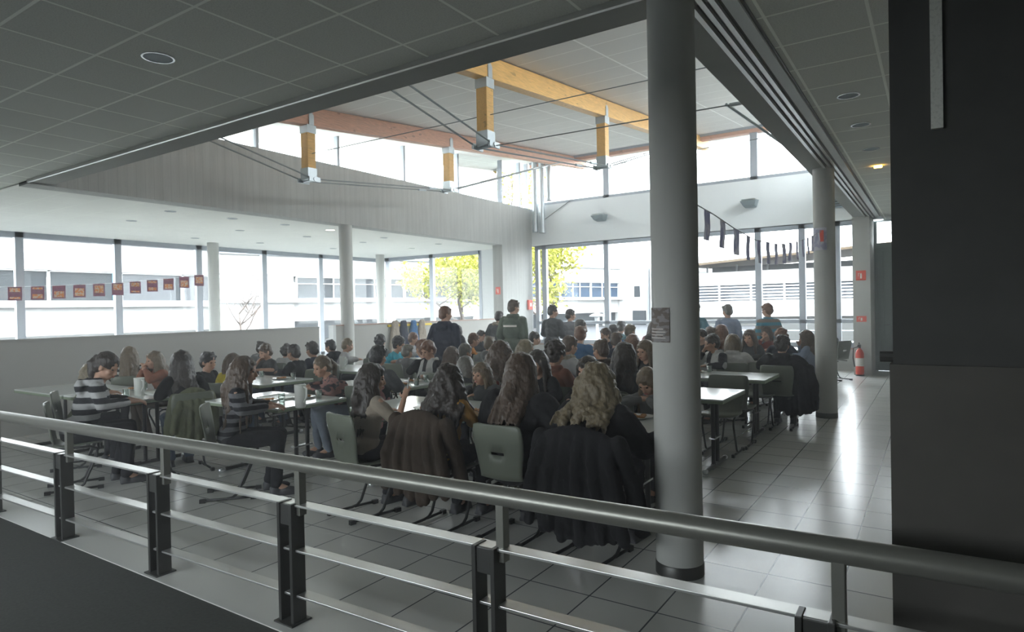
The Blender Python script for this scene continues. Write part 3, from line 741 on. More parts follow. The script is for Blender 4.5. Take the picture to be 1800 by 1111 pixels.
# ------------------------------------------------------------------ tables
def make_table(x0, x1, y0, y1, label, end=None):
    t = empty('dining_table', ((x0+x1)/2, (y0+y1)/2, 0)); tag(t, label, 'table', 'canteen tables')
    w = (x1-x0)/2; d = (y1-y0)/2
    MB().box((-w, -d, .735), (w, d, .752)).build('tabletop', M['ttop'], t, bevel=.004)
    MB().box((-w, -d, .708), (w, d, .735)).build('table_edge', M['tedge'], t, bevel=.004)
    MB().bar((-w+.22, 0, .69), (w-.22, 0, .69), .05, .035).bar((-w+.2, -d+.1, .693), (-w+.2, d-.1, .693), .05, .03).bar((w-.2, -d+.1, .693), (w-.2, d-.1, .693), .05, .03).build('under_frame', M['black'], t)
    for s in (-1, 1):
        x = s*(w-.2)
        for yy in (-.07, .07): MB().tube([(x, yy, .03), (x, yy, .69)], .021, 12).build('leg', M['black'], t, smooth=True)
        f = MB().tube([(x, -d+.08, .03), (x, d-.08, .03)], .022, 12).build('foot_runner', M['black'], t, smooth=True)
        MB().ell((x, -d+.08, .028), (.03, .045, .028)).ell((x, d-.08, .028), (.03, .045, .028)).bar((x, -.12, .028), (x, -.02, .028), .03, .052).build('foot_cap', M['chrome'], f, smooth=True)
        MB().box((x-.03, -.11, .30), (x+.03, .11, .315)).build('cross_plate', M['chrome'], t)
    return t
TABLES = []
def T(x0, x1, y0, y1, label): TABLES.append((x0, x1, y0, y1)); return make_table(x0, x1, y0, y1, label)
rows1 = [3.33, 5.0, 6.8, 8.5, 10.2]; n1 = ['frontmost row by the railing', 'second row', 'third row', 'fourth row', 'fifth row']
for y0, nm in zip(rows1, n1):
    T(-8.45, -7.15, y0, y0+.85, 'pale laminate table in the left block, %s, aisle end' % nm)
    if y0 < 8: T(-9.85, -8.5, y0, y0+.85, 'pale laminate table in the left block, %s, partition end' % nm)
for y0, nm in zip([3.83, 5.48, 7.3, 9.0, 10.8, 12.6], ['nearest the railing, with tall white jug', 'second row, before the boy with crossed arms', 'third row', 'fourth row', 'fifth row', 'rearmost row']):
    T(-6.45, -5.2, y0, y0+.85, 'pale laminate table in the middle block, '+nm)
for y0, nm in zip([4.22, 6.13, 7.92, 9.75, 11.55, 13.3], ['nearest the railing', 'second row, empty bright end', 'third row, empty bright end', 'fourth row', 'fifth row', 'rearmost row']):
    T(-3.15, -1.68, y0, y0+.86, 'white-topped table beside the aisle, '+nm)
    T(-4.65, -3.2, y0, y0+.86, 'white-topped table one in from the aisle, '+nm)
T(-2.45, -1.75, 14.9, 15.7, 'small table against the far low wall beyond the second column')

# ------------------------------------------------------------------ chairs
def shell_mesh():
    """moulded shell: seat swept up into a back with rounded corners and a hand slot"""
    V = []; F = []; th = .014
    prof = [(.21, .425), (.20, .438), (.12, .44), (0, .432), (-.10, .432), (-.165, .445), (-.195, .49), (-.205, .56), (-.212, .625), (-.216, .648), (-.228, .72), (-.24, .79), (-.246, .835), (-.247, .845)]
    wid = [.17, .195, .205, .205, .195, .18, .175, .185, .196, .20, .208, .208, .196, .165]
    n = len(prof); ns = 15
    for i, ((y, zz), w_) in enumerate(zip(prof, wid)):
        j = max(0, min(n-1, i)); a = prof[max(0, i-1)]; b = prof[min(n-1, i+1)]
        d = np.array((b[0]-a[0], b[1]-a[1])); d /= np.linalg.norm(d); nn = np.array((-d[1], d[0]))
        for k in range(ns):
            t = -1+2*k/(ns-1); c = .022*t*t
            x = w_*t
            px = y+(c if i > 5 else 0); pz = zz+(c*.6 if i <= 5 else 0)
            V.append((x, px-nn[0]*th/2, pz-nn[1]*th/2)); V.append((x, px+nn[0]*th/2, pz+nn[1]*th/2))
    idx = lambda i, k, s: (i*ns+k)*2+s
    slot = {(8, 5), (8, 6), (8, 7), (8, 8)}
    for i in range(n-1):
        for k in range(ns-1):
            if (i, k) in slot: continue
            F.append([idx(i, k, 0), idx(i, k+1, 0), idx(i+1, k+1, 0), idx(i+1, k, 0)]); F.append([idx(i, k, 1), idx(i+1, k, 1), idx(i+1, k+1, 1), idx(i, k+1, 1)])
    def wall(a, b): F.append([idx(*a, 0), idx(*a, 1), idx(*b, 1), idx(*b, 0)])
    for i in range(n-1): wall((i, 0), (i+1, 0)); wall((i+1, ns-1), (i, ns-1))
    for k in range(ns-1): wall((0, k+1), (0, k)); wall((n-1, k), (n-1, k+1))
    for i, k in slot:
        wall((i, k), (i, k+1)); wall((i+1, k+1), (i+1, k))
    wall((8, 5), (9, 5)); wall((9, 9), (8, 9))
    return V, F
def make_chair():
    c = empty('canteen_chair')
    V, F = shell_mesh(); MB().add(V, F).build('shell', M['chair'], c, smooth='all')
    for s in (-1, 1):
        x = .17*s
        f = MB().tube([(x*.8, -.16, .41), (x, .12, .415), (x, .17, .39), (x, .175, .33), (x, .06, .06), (x, .02, .028), (x, -.03, .02), (x, -.23, .02)], .0115, 8).build('leg_frame', M['black'], c, smooth='all')
        MB().tube([(x, .0, .02), (x, .2, .02)], .0115, 8).build('floor_runner', M['black'], f, smooth='all')
        MB().box((x-.016, -.25, .0), (x+.016, -.2, .034)).box((x-.016, .17, .0), (x+.016, .22, .034)).build('glide', M['black'], f)
    MB().tube([(-.16, .1, .41), (.16, .1, .41)], .010, 8).build('cross_tube', M['chrome'], c, smooth='all')
    return c
CH0 = make_chair(); used = [False]
def chair(x, y, deg, label):
    if not used[0]: c = CH0; used[0] = True
    else: c = copy_tree(CH0)
    c.location = (x, y, 0); c.rotation_euler.z = math.radians(deg)
    return tag(c, label, 'chair', 'moulded canteen chairs')

# ------------------------------------------------------------------ people
root_hand = [None]
def person(hx, hy, hz, deg, short, rest, hair='dk', style='short', top=None, topm='black', bottom='trous', pose='table', sit=True, lean=.22, yaw=0, pitch=.18, near=0, coat=0, skin='skin', shoes='shoe', hlen=.45, bulk=None):
    """hx,hy,hz: crown of the head in the hall. deg: facing, 0 = towards the far wall, 90 = left."""
    desc = short+' '+rest; chairlabel = 'moulded canteen chair under the '+short
    if sit:
        base = .455; k = (hz-base)/(.47*math.cos(lean)+.31*math.cos(lean*.5)+.075)
        k = max(.78, min(1.16, k))
    else:
        k = max(.8, min(1.1, hz/1.72)); lean = lean*.3
    hs = .45+.55*k if k < 1 else k
    hs = max(.88, hs)*1.10
    if bulk is None: bulk = (1.12 if coat else 1.0)*(1.08 if not sit else 1.0)
    kb = k*bulk
    hipz = .455+.075*k if sit else .93*k
    tors = .47*k if sit else .47*k
    fwd = np.array((0, math.sin(lean), math.cos(lean)))
    hip = np.array((0, 0, hipz)); sh = hip+fwd*tors
    nf = np.array((0, math.sin(lean*.5+.1), math.cos(lean*.5+.1)))
    headtop = sh+nf*.31*k
    HC = headtop-np.array((0, 0, .105*hs))
    if not sit: pass
    # root so that crown lands on (hx, hy)
    a = math.radians(deg); R = Rz(a)
    off = R@headtop
    rx, ry = hx-off[0], hy-off[1]
    dz = hz-headtop[2]
    if sit: HC = HC+np.array((0, 0, dz*0)); 
    vox = .0075 if near == 2 else (.010 if near == 1 else .014)
    RH = Rz(math.radians(yaw))@Rx(-pitch)
    def H_(p): return HC+RH@(np.array(p)*hs)
    # ---- joints
    S = {}; E = {}; W = {}; hd = {}
    for s in (-1, 1):
        S[s] = sh+np.array((.168*kb*s, 0, (-.03 if sit and not coat else -.055)*k))
        if sit:
            if pose in ('table', 'eat', 'eatl', 'raise', 'mouth'):
                E[s] = np.array((.235*kb*s, sh[1]+.05*k, max(.80, sh[2]-.30*k))); W[s] = np.array((.10*k*s, sh[1]+.27*k, .805))
            elif pose == 'cross': E[s] = np.array((.23*k*s, sh[1]+.04, sh[2]-.28*k)); W[s] = np.array((-.06*k*s, sh[1]+.2*k, sh[2]-.22*k+.03*s))
            else: E[s] = np.array((.23*k*s, -.02, sh[2]-.29*k)); W[s] = np.array((.15*k*s, .22, .62))
        else:
            E[s] = np.array((.215*kb*s, -.03, sh[2]-.30*k)); W[s] = np.array((.19*kb*s, .08, sh[2]-.53*k))
            if pose == 'carry': W[s] = np.array((.12*k*s, .30*k, sh[2]-.36*k)); E[s] = np.array((.215*k*s, .03, sh[2]-.29*k))
    if pose in ('eat', 'mouth'): E[1] = np.array((.22*k, sh[1]+.20*k, max(.82, sh[2]-.24*k))); W[1] = H_((.03, .13, -.10))
    if pose in ('eatl', 'mouth'): E[-1] = np.array((-.22*k, sh[1]+.20*k, max(.82, sh[2]-.24*k))); W[-1] = H_((-.03, .13, -.09))
    if pose == 'raise': E[1] = np.array((.30*k, sh[1]+.10*k, sh[2]-.22*k)); W[1] = np.array((.24*k, sh[1]+.22*k, sh[2]-.02*k))
    if pose == 'side': E[1] = np.array((.30*k, sh[1]+.14*k, sh[2]-.27*k)); W[1] = np.array((.52*k, sh[1]+.24*k, .84)); E[-1] = np.array((-.24*k, sh[1]+.06, .83)); W[-1] = np.array((-.08, sh[1]+.27*k, .805))
    K = {}; A_ = {}; HP = {}
    for s in (-1, 1):
        HP[s] = hip+np.array((.09*k*s, 0, -.01))
        if sit: K[s] = np.array((.11*k*s, .43*k, hipz+.0)); A_[s] = np.array((.11*k*s, .36*k+.04*s, .085))
        else: K[s] = np.array((.10*k*s, .02, .50*k)); A_[s] = np.array((.10*k*s, -.02+.03*s, .085))
    # ---- body, one continuous surface
    b = MB()
    b.ell(H_((0, -.008, .018)), (.073*hs, .092*hs, .090*hs), RH, 3)             # skull
    b.ell(H_((0, .022, -.045)), (.056*hs, .064*hs, .070*hs), RH, 3)             # face
    b.ell(H_((0, .052, -.088)), (.030*hs, .028*hs, .024*hs), RH, 2)             # chin
    b.tube([H_((0, .082, .0)), H_((0, .100, -.035))], [.009*hs, .014*hs], 8); b.ell(H_((0, .098, -.036)), .015*hs)   # nose
    b.ell(H_((0, .074, .016)), (.050*hs, .014*hs, .011*hs), RH, 2)              # brow
    for s in (-1, 1):
        b.ell(H_((.040*s, .058, -.035)), .022*hs)                               # cheek
        b.ell(H_((.076*s, -.002, -.022)), (.010*hs, .020*hs, .030*hs), RH, 2)   # ear
    b.ell(H_((0, .082, -.066)), (.024*hs, .012*hs, .010*hs), RH, 2)
    nb = sh+np.array((0, 0, -.02)); b.caps([H_((0, -.01, -.06)), nb], [.05*hs, .056*k])
    b.ell(sh+np.array((0, .0, -.10*k)), (.15*k, .085*k, .13*k), sub=2); b.ell((hip+sh)/2, (.125*k, .085*k, .17*k), sub=2); b.ell(hip+np.array((0, 0, .02)), (.135*k, .10*k, .10*k), sub=2)
    for s in (-1, 1):
        b.caps([sh+np.array((.05*k*s, 0, -.02*k)), S[s], E[s], W[s]], [.05*k, .05*k, .037*k, .026*k])
        b.caps([HP[s], K[s], A_[s]], [.075*k, .05*k, .036*k])
        b.caps([A_[s], A_[s]+np.array((0, .10, -.04))], [.034, .026])
        # hand
        d = W[s]-E[s]; d /= np.linalg.norm(d)
        if pose == 'table' or (pose in ('eat', 'raise') and s < 0) or (pose == 'eatl' and s > 0): d = np.array((-.35*s, .93, -.10)); d /= np.linalg.norm(d)
        side = np.cross(d, (0, 0, 1.)); side = side/(np.linalg.norm(side)+1e-6); up = np.cross(side, d)
        pc = W[s]+d*.05*k
        b.caps([W[s], W[s]+d*.03*k], [.025*k, .022*k])
        RM = np.stack([side, d, up], 1)
        b.ell(pc, (.036*k, .046*k, .016*k), RM, 2)
        for q in range(4):
            o = pc+d*.036*k+side*(q-1.5)*.0185*k; Lg = (.062, .072, .068, .052)[q]*k; c_ = .5
            p1 = o+d*Lg*.5-up*.010*k; p2 = p1+(d*math.cos(c_)-up*math.sin(c_))*Lg*.35; p3 = p2+(d*math.cos(2.2*c_)-up*math.sin(2.2*c_))*Lg*.28
            b.caps([o, p1, p2, p3], [.0088*k, .0083*k, .0078*k, .007*k], 6, 1)
        o = pc-d*.02*k+side*(-.03*k*s); p1 = o+(d*.6-side*s*.8)*.03*k; p2 = p1+(d*.95-side*s*.25-up*.2)*.026*k
        b.caps([o, p1, p2], [.011*k, .010*k, .0085*k], 6, 1)
    root = remesh(b, 'person', M[skin], None, vox, 2, loc=(rx, ry, 0), rz=a)
    tag(root, desc, 'person')
    # ---- top
    t = MB(); ex = (.018 if not coat else .040)
    t.ell(sh+np.array((0, -.005, -.12*k)), (.150*kb+ex, .095*kb+ex, .155*k), sub=3)
    t.ell((hip+sh)/2+np.array((0, .0, -.01)), (.140*kb+ex, .10*kb+ex, .19*k), sub=3)
    t.ell(hip+np.array((0, 0, .03 if not coat else -.01)), (.15*kb+ex, .115*kb+ex, .11*k+ex), sub=3)
    t.caps([sh+np.array((-.10*k, 0, -.035*k)), sh+np.array((0, 0, -.005*k)), sh+np.array((.10*k, 0, -.035*k))], [.055*k+ex*.4, .066*k+ex*.3, .055*k+ex*.4])
    for s in (-1, 1):
        cuff = W[s]+(E[s]-W[s])*(.06 if coat else .16)
        if top == 'tee': cuff = S[s]+(E[s]-S[s])*.75; t.caps([S[s]+np.array((-.02*s, 0, 0)), cuff], [.068*k, .056*k])
        else: t.caps([S[s]+np.array((-.02*s, 0, 0)), (S[s]+E[s])/2, E[s], (E[s]+cuff)/2, cuff], [.064*kb+ex*.5, .055*kb+ex*.5, .050*kb+ex*.5, .045*k+ex*.5, .036*k+ex*.5])
        if coat and sit: t.caps([hip+np.array((.10*k*s, -.04, .0)), HP[s]+(K[s]-HP[s])*.45], [.11*k, .095*k])
        if coat and not sit: t.caps([hip+np.array((.07*k*s, 0, .0)), hip+np.array((.08*k*s, 0, -.20*k))], [.11*k, .115*k])
    if top in ('hood', 'fur', 'collar') or coat:     # collar or hood lying on the back
        for q in range(9):
            an = PI*(-.15+1.3*q/8); c_ = sh+np.array((.085*k*math.cos(an), -.075*k*math.sin(an)-.01, .035*k)); t.ell(c_, (.04*k, .035*k, .04*k))
    if top == 'hood': t.ell(sh+np.array((0, -.13*k, -.02*k)), (.12*k, .05*k, .09*k))
    sd = hx*3.1+hy
    def wr(V): return .006*noise3(V, 26, sd)+.004*noise3(V, 60, sd+2)
    vv = max(vox*1.15, .010); tp = remesh(t, 'jacket' if coat else 'sweater' if top != 'tee' else 'shirt', M[topm], root, vv, 3, wr)
    if top == 'fur':
        f = MB()
        for q in range(13):
            an = PI*(-.2+1.4*q/12); f.ell(sh+np.array((.105*k*math.cos(an), -.115*k*math.sin(an)-.01, .03*k+.012*math.sin(q*2.1))), .036*k)
        remesh(f, 'fur_trim', M['fur'], root, .009, 1, lambda V: .010*noise3(V, 90, 1)+.006*noise3(V, 170, 2))
    if top == 'band':   # reflective strip across the back
        f = MB(); n = 10; V = []; F = []
        for i in range(n+1):
            x = (-.13+.26*i/n)*k; yv = -(.105*k+ex+.012)*math.sqrt(max(0, 1-(x/(.20*k))**2))
            for zz in (-.16, -.125): V += [(x, sh[1]-.02+yv, sh[2]+zz*k), (x, sh[1]-.02+yv-.006, sh[2]+zz*k)]
        for i in range(n):
            o = i*4; p = o+4; F += [[o, o+2, p+2, p], [o+1, p+1, p+3, o+3], [o, p, p+1, o+1], [o+2, o+3, p+3, p+2]]
        f.add(V, F).build('reflective_strip', M['signw'], root)
    # ---- trousers and shoes
    t = MB(); t.ell(hip+np.array((0, -.005, 0)), (.155*k, .12*k, .10*k), sub=3)
    for s in (-1, 1): t.caps([HP[s], (HP[s]+K[s])/2, K[s], (K[s]+A_[s])/2, A_[s]+np.array((0, 0, .01))], [.092*k, .085*k, .070*k, .062*k, .054*k])
    remesh(t, 'trousers', M[bottom], root, max(vv, .011), 3, wr)
    for s in (-1, 1):
        f = MB(); p = A_[s].copy(); p[2] = 0
        f.ell(p+np.array((0, -.01, .05)), (.042, .055, .05)); f.ell(p+np.array((0, .10, .038)), (.045, .09, .036)); f.box(p+np.array((-.04, -.06, .0)), p+np.array((.04, .17, .02)))
        remesh(f, 'shoe', M[shoes], root, .012, 2)
    # ---- face details
    if near or abs(((deg+yaw+180) % 360)-180) > 50 or True:
        for s in (-1, 1):
            e = MB().ell(H_((.031*s, .0735, -.004)), (.0125*hs, .009*hs, .0065*hs), RH, 2).build('eye', M['eye'], root, smooth='all')
        MB().ell(H_((0, .0915, -.066)), (.022*hs, .008*hs, .0065*hs), RH, 2).build('mouth', M['lip'], root, smooth='all')
        for s in (-1, 1): pass
    # ---- hair
    h = MB(); r = random.Random(int(abs(hx*1000)+abs(hy*77)))
    h.ell(H_((0, -.016, .030)), (.083*hs, .098*hs, .092*hs), RH, 3)
    h.ell(H_((0, -.045, -.02)), (.078*hs, .066*hs, .080*hs), RH, 3)
    dispf = lambda V: .004*noise3(V, 70, sd)+.003*noise3(V, 150, sd)
    if style == 'short':
        for q in range(26):
            an = r.uniform(-.4, PI+.4); e_ = r.uniform(.2, 1.3)
            h.ell(H_((.078*math.cos(an)*math.cos(e_*.6), .02-.08*abs(math.sin(an)), .03+.075*math.sin(e_))), r.uniform(.014, .024)*hs, sub=1)
        for q in range(7): h.ell(H_((-.05+.1*q/6, .056, .068+.006*r.random())), .018*hs, sub=1)
        for s in (-1, 1): h.ell(H_((.074*s, .012, .0)), (.010*hs, .018*hs, .026*hs), RH, 1)
    elif style == 'curlyshort':
        for q in range(70):
            th_ = r.uniform(0, 2*PI); ph = r.uniform(-.5, 1.5)
            yy = -.02+.1*math.cos(ph)*math.sin(th_)
            if yy > .05 and ph < .6: continue
            h.ell(H_((.09*math.cos(ph)*math.cos(th_), yy, .03+.095*math.sin(ph))), r.uniform(.018, .028)*hs, sub=1)
    else:
        curl = style == 'curly'; bob = style == 'bob'; pony = style == 'pony'; bun = style == 'bun'
        Ln = hlen if not bob else .20
        if pony or bun:
            c0 = H_((0, -.115, .02) if pony else (0, -.075, .075)); h.ell(c0, .030*hs)
            if bun: h.ell(H_((0, -.085, .088)), .036*hs)
            else:
                P = [c0, c0+np.array((0, -.05, -.05)), c0+np.array((.01, -.05, -.16)), c0+np.array((.0, -.03, -.28))]; h.caps(P, [.026, .034, .030, .010])
        else:
            nst = 26 if near else 18
            h.caps([H_((0, -.07, -.03)), H_((0, -.075, -.10)), np.array((0, sh[1]-.10*k-ex*.8, sh[2]+.0)), np.array((0, sh[1]-.10*k-ex, HC[2]-Ln*.55))], [.075*hs, .07*hs, .055*hs, .03*hs]) if Ln > .25 else h.ell(H_((0, -.05, -.09)), (.07*hs, .055*hs, .06*hs))
            for i in range(nst):
                an = math.radians(62+(236)*i/(nst-1)+r.uniform(-4, 4)); sx_, cy = math.sin(an), math.cos(an)
                wv = 1.0+(.45 if curl else .08)
                L0 = Ln*r.uniform(.86, 1.05)*(1.0 if cy < .2 else .85)
                p0 = H_((.050*sx_, .060*cy-.015, .085)); p1 = H_((.082*sx_, .095*cy-.012, .02)); p2 = H_((.088*sx_*wv, .092*cy-.018, -.06))
                # below the ears gravity takes over, following neck and back
                bk = np.array((.0, -.03, 0)) if cy < .3 else np.array((0, .03, 0))
                p3 = p2+np.array((.012*sx_*wv, 0, -.09))+bk*.4
                y4 = min(p3[1]-.01, sh[1]-(.118*k if not coat else .150*kb)-ex) if cy < -.05 else p3[1]+.0
                p4 = np.array((p3[0]*(1.05+.15*curl), .5*p3[1]+.5*y4, p3[2]-(L0-.17)*.45)); p5 = np.array((p3[0]*(1.0+.2*curl)+r.uniform(-.01, .01), y4, p3[2]-(L0-.17)))
                P = [p0, p1, p2, p3]+([p4, p5] if Ln > .2 else [])
                j = .014 if curl else .004
                if curl:
                    Q = []
                    for i2 in range(len(P)-1):
                        for tt in (0, .5): Q.append(P[i2]*(1-tt)+P[i2+1]*tt)
                    Q.append(P[-1]); P = Q
                P = [p+np.array([r.uniform(-j, j) for _ in range(3)])*(1 if ii > 1 else .3) for ii, p in enumerate(P)]
                rr = [(.022 if ii < 2 else .021)*hs for ii in range(len(P))]; rr[-1] = .007
                if len(rr) > 4: rr[-2] = .016
                if curl: rr = [q_*r.uniform(.85, 1.35) for q_ in rr]
                h.caps(P, rr, 8, 1)
            if curl: dispf = lambda V: .007*noise3(V, 60, sd)+.006*noise3(V, 130, sd)
            if style == 'long' or bob: h.ell(H_((0, .058, .068)), (.055*hs, .026*hs, .02*hs), RH, 2)
    remesh(h, 'hair', hm(hair), root, .0085 if near else .012, 1, dispf)
    if sit: chair(rx, ry, deg, chairlabel)
    root_hand[0] = (Rz(a)@W[1]+np.array((rx, ry, 0)))
    return root
# fabrics
F_ = {'black': ((.022, .022, .024),), 'navy': ((.03, .035, .055),), 'grey': ((.20, .20, .20),), 'lgrey': ((.42, .42, .42),), 'white': ((.60, .58, .56),),
      'pink': ((.50, .24, .24),), 'blue': ((.06, .16, .32),), 'lblue': ((.28, .33, .44),), 'green': ((.13, .16, .125),), 'turq': ((.05, .38, .50),),
      'red': ((.22, .045, .03),), 'rust': ((.30, .13, .085),), 'mustard': ((.40, .22, .055),), 'yellow': ((.50, .40, .04),), 'brown': ((.07, .052, .04),),
      'dkgrey': ((.075, .078, .08),), 'olive': ((.15, .16, .10),), 'beige': ((.36, .31, .25),), 'teal': ((.10, .22, .26),), 'camo': ((.26, .27, .29),)}
for k_, v_ in F_.items(): M[k_] = fabric('cloth_'+k_, v_[0])
M['stripebw'] = fabric('cloth_stripe_bw', (.50, .50, .50), .2, 'stripe', (.03, .03, .035), 9)
M['stripefine'] = fabric('cloth_stripe_fine', (.55, .55, .52), .2, 'stripe', (.03, .03, .03), 15)
M['stripedk'] = fabric('cloth_stripe_dark', (.16, .16, .17), .2, 'stripe', (.025, .025, .03), 13)
M['stripebl'] = fabric('cloth_stripe_blue', (.10, .34, .46), .2, 'stripe', (.30, .25, .22), 8)
M['tiger'] = fabric('cloth_tiger', (.60, .22, .03), .2, 'blotch', (.04, .03, .02), 10)
M['pinkblotch'] = fabric('cloth_pink_pattern', (.36, .19, .17), .2, 'blotch', (.06, .055, .06), 11)
M['camo'] = fabric('cloth_camo', (.30, .30, .33), .2, 'blotch', (.20, .21, .22), 16)
M['bw'] = fabric('cloth_black_white', (.03, .03, .035), .2, 'vstripe', (.50, .50, .48), 4.2)

Pn = person
# ---- left block
Pn(*(-6.871, 3.100, 1.297), -25, 'girl in a broad black and white striped jacket', 'bending over her plate, far left', 'dk', 'pony', 'hood', 'stripebw', 'trous', 'table', lean=.38, yaw=-30, pitch=.5, near=1)
Pn(*(-9.425, 4.550, 1.226), 60, 'girl with very long light-brown hair and striped sleeves', 'behind the left white jug', 'lb', 'long', None, 'stripefine', 'trous', 'table', lean=.1, yaw=-10, near=1, hlen=.6)
Pn(*(-8.696, 4.500, 1.180), 172, 'fair girl in orange-brown top holding a hand to her mouth', 'facing the railing', 'lb', 'long', None, 'rust', 'trousb', 'mouth', lean=.25, pitch=.1, near=1, hlen=.3)
Pn(*(-6.874, 3.850, 1.265), 75, 'long-haired girl in a black jacket and jeans', 'beside a pale green coat', 'dk', 'long', None, 'black', 'jeans', 'table', lean=.28, near=1, hlen=.5)
Pn(*(-7.627, 4.620, 1.179), -75, 'boy with a dark crop in profile', 'looking right across the second row on the left', 'bk', 'short', None, 'black', 'trous', 'down', lean=.12, near=1)
Pn(*(-7.299, 4.750, 1.162), 20, 'child in a bright yellow top', 'seen from behind beside the dark-cropped boy', 'br', 'bob', None, 'yellow', 'jeans', 'table', near=1)
Pn(*(-5.281, 3.550, 1.258), -42, 'girl with waist-long brown hair and dark striped sleeves', 'near the railing at the jug table', 'br', 'long', None, 'stripedk', 'trous', 'table', lean=.16, near=2, hlen=.62)
Pn(*(-8.620, 6.150, 1.186), 168, 'fair-faced boy in a dark T-shirt', 'facing the camera on the left', 'br', 'short', 'tee', 'dkgrey', 'jeans', 'eat', lean=.25, pitch=.35, near=1)
Pn(*(-9.890, 7.000, 1.161), 0, 'child with a topknot and grey hoodie', 'half hidden behind the fair-faced boy', 'dk', 'bun', 'hood', 'grey')
Pn(*(-7.891, 6.100, 1.190), 105, 'boy in a black sweatshirt with white print', 'looking left', 'dk', 'short', None, 'black', 'jeans', 'table', lean=.2, near=1, skin='skin2')
Pn(*(-9.221, 7.000, 1.110), 20, 'frizzy-haired child in pale grey', 'behind the black sweatshirt boy', 'dk', 'curlyshort', None, 'lgrey')
Pn(*(-8.024, 6.550, 1.206), 95, 'short-haired boy in navy', 'looking left towards the partition gap', 'dk', 'short', None, 'navy', near=1)
Pn(*(-5.902, 4.950, 1.153), 150, 'girl in a pink patterned jumper leaning on the jug table', 'in pale jeans', 'lb', 'pony', None, 'pinkblotch', 'jeansl', 'table', lean=.55, yaw=15, pitch=.3, near=2)
Pn(*(-9.120, 7.850, 1.154), 110, 'boy in a black hooded top', 'left of the column under the beam', 'bk', 'short', 'hood', 'black', near=1)
Pn(*(-8.771, 7.950, 1.183), -40, 'blond boy in a pale grey shirt', 'in front of the column under the beam', 'bl', 'short', None, 'lgrey')
Pn(*(-7.883, 3.400, 1.129), -30, 'blond child cut by the left picture edge', 'in an olive top', 'bl', 'bob', None, 'olive')
Pn(*(-8.317, 8.300, 1.221), 30, 'boy with tousled black hair and grey shirt', 'by the low partition', 'bk', 'curlyshort', None, 'grey')
Pn(*(-5.321, 5.280, 1.260), 12, 'boy in a dark anorak with his back turned', 'left of the crossed-arms boy', 'bk', 'short', 'collar', 'dkgrey', 'trous', 'table', lean=.2, near=1, coat=1)
Pn(*(-7.706, 8.150, 1.202), -70, 'boy in a bright turquoise T-shirt', 'bending to the right', 'bk', 'curlyshort', 'tee', 'turq', 'trousb', 'table', lean=.45, pitch=.3, near=1)
Pn(*(-8.689, 9.600, 1.216), -60, 'tall fair-haired person in a grey shirt', 'sitting before the hanging coats', 'rd', 'short', None, 'lgrey')
Pn(*(-6.175, 7.000, 1.236), 70, 'brown-haired child in a long black jacket', 'leaning left behind the crossed-arms boy', 'rd', 'short', None, 'black', lean=.6, near=1)
Pn(*(-7.018, 7.600, 1.107), 0, 'small grey-haired-looking child', 'peeping between turquoise shirt and black jacket', 'gy', 'short', None, 'grey')
Pn(*(-5.721, 6.600, 1.237), 165, 'crop-haired boy with crossed arms and black-beige jacket', 'facing the camera', 'rd', 'short', 'collar', 'bw', 'trous', 'cross', lean=.1, pitch=.4, near=2)
Pn(*(-5.422, 6.750, 1.156), -15, 'girl with wavy brown hair holding a white cup', 'right of the crossed-arms boy', 'br', 'long', None, 'dkgrey', 'trous', 'eat', near=1, hlen=.35)
Pn(*(-5.431, 7.050, 1.177), -20, 'child in a grey-green hood', 'behind the wavy-haired girl', 'gy', 'short', 'hood', 'green')
Pn(*(-8.697, 11.000, 1.306), 150, 'boy with a tanned face in orange', 'just below the partition top', 'dk', 'short', None, 'rust', skin='skin2')
Pn(*(-7.292, 9.300, 1.182), 100, 'dark-haired boy in black and orange', 'left of the tiger-striped shirt', 'bk', 'short', None, 'black', skin='skin2')
Pn(*(-7.115, 9.500, 1.216), -50, 'boy in an orange and black tiger-striped shirt', 'looking right', 'rd', 'short', None, 'tiger', 'trous', 'table', near=1)
Pn(*(-8.333, 11.400, 1.192), -80, 'boy in a black top with a white stripe', 'behind the tiger-striped shirt', 'dk', 'short', None, 'black')
Pn(*(-12.225, 15.900), 1.33, 180, 'child whose head just shows above the partition', 'beyond the annex partition', 'dk', 'short', None, 'grey')
# ---- middle
Pn(*(-5.949, 8.350, 1.215), 20, 'small fair child in a grey hoodie', 'left of the big-haired woman', 'lb', 'short', 'hood', 'grey')
Pn(*(-4.049, 5.900, 1.293), 5, 'person with big brown wavy hair and dark red jacket', 'mid-hall', 'br', 'curly', 'collar', 'red', 'trous', 'table', near=2, coat=1, hlen=.36)
Pn(*(-4.529, 7.200, 1.234), -45, 'girl with smooth straight blond hair and pink top', 'behind the two women in black', 'bl', 'long', None, 'pink', 'trous', 'table', near=1, hlen=.36)
Pn(*(-2.571, 4.020, 1.315), 0, 'woman with long brown hair in a roomy black coat', 'back turned at the nearest table', 'br', 'long', 'collar', 'black', 'trous', 'table', lean=.15, near=2, coat=1, hlen=.42, bulk=1.32)
Pn(*(-3.250, 5.350, 1.236), 178, 'dark-haired girl in black', 'almost hidden behind the long-haired woman in black', 'dk', 'long', None, 'black', 'trous', 'raise', near=1, hlen=.4)
Pn(*(-3.379, 5.950, 1.285), 0, 'person with short curly black hair and brick-red jumper', 'back turned, second row', 'dk', 'curlyshort', 'collar', 'rust', 'trous', 'table', near=2)
Pn(*(-4.033, 7.500, 1.276), -30, 'person in a pale grey coat with fur collar', 'beyond the brick-red jumper', 'br', 'short', 'fur', 'lgrey', 'trous', 'table', near=1, coat=1)
Pn(*(-4.913, 9.500, 1.338), 10, 'boy in a royal blue jacket', 'bent over the fourth row', 'rd', 'short', None, 'blue', lean=.4)
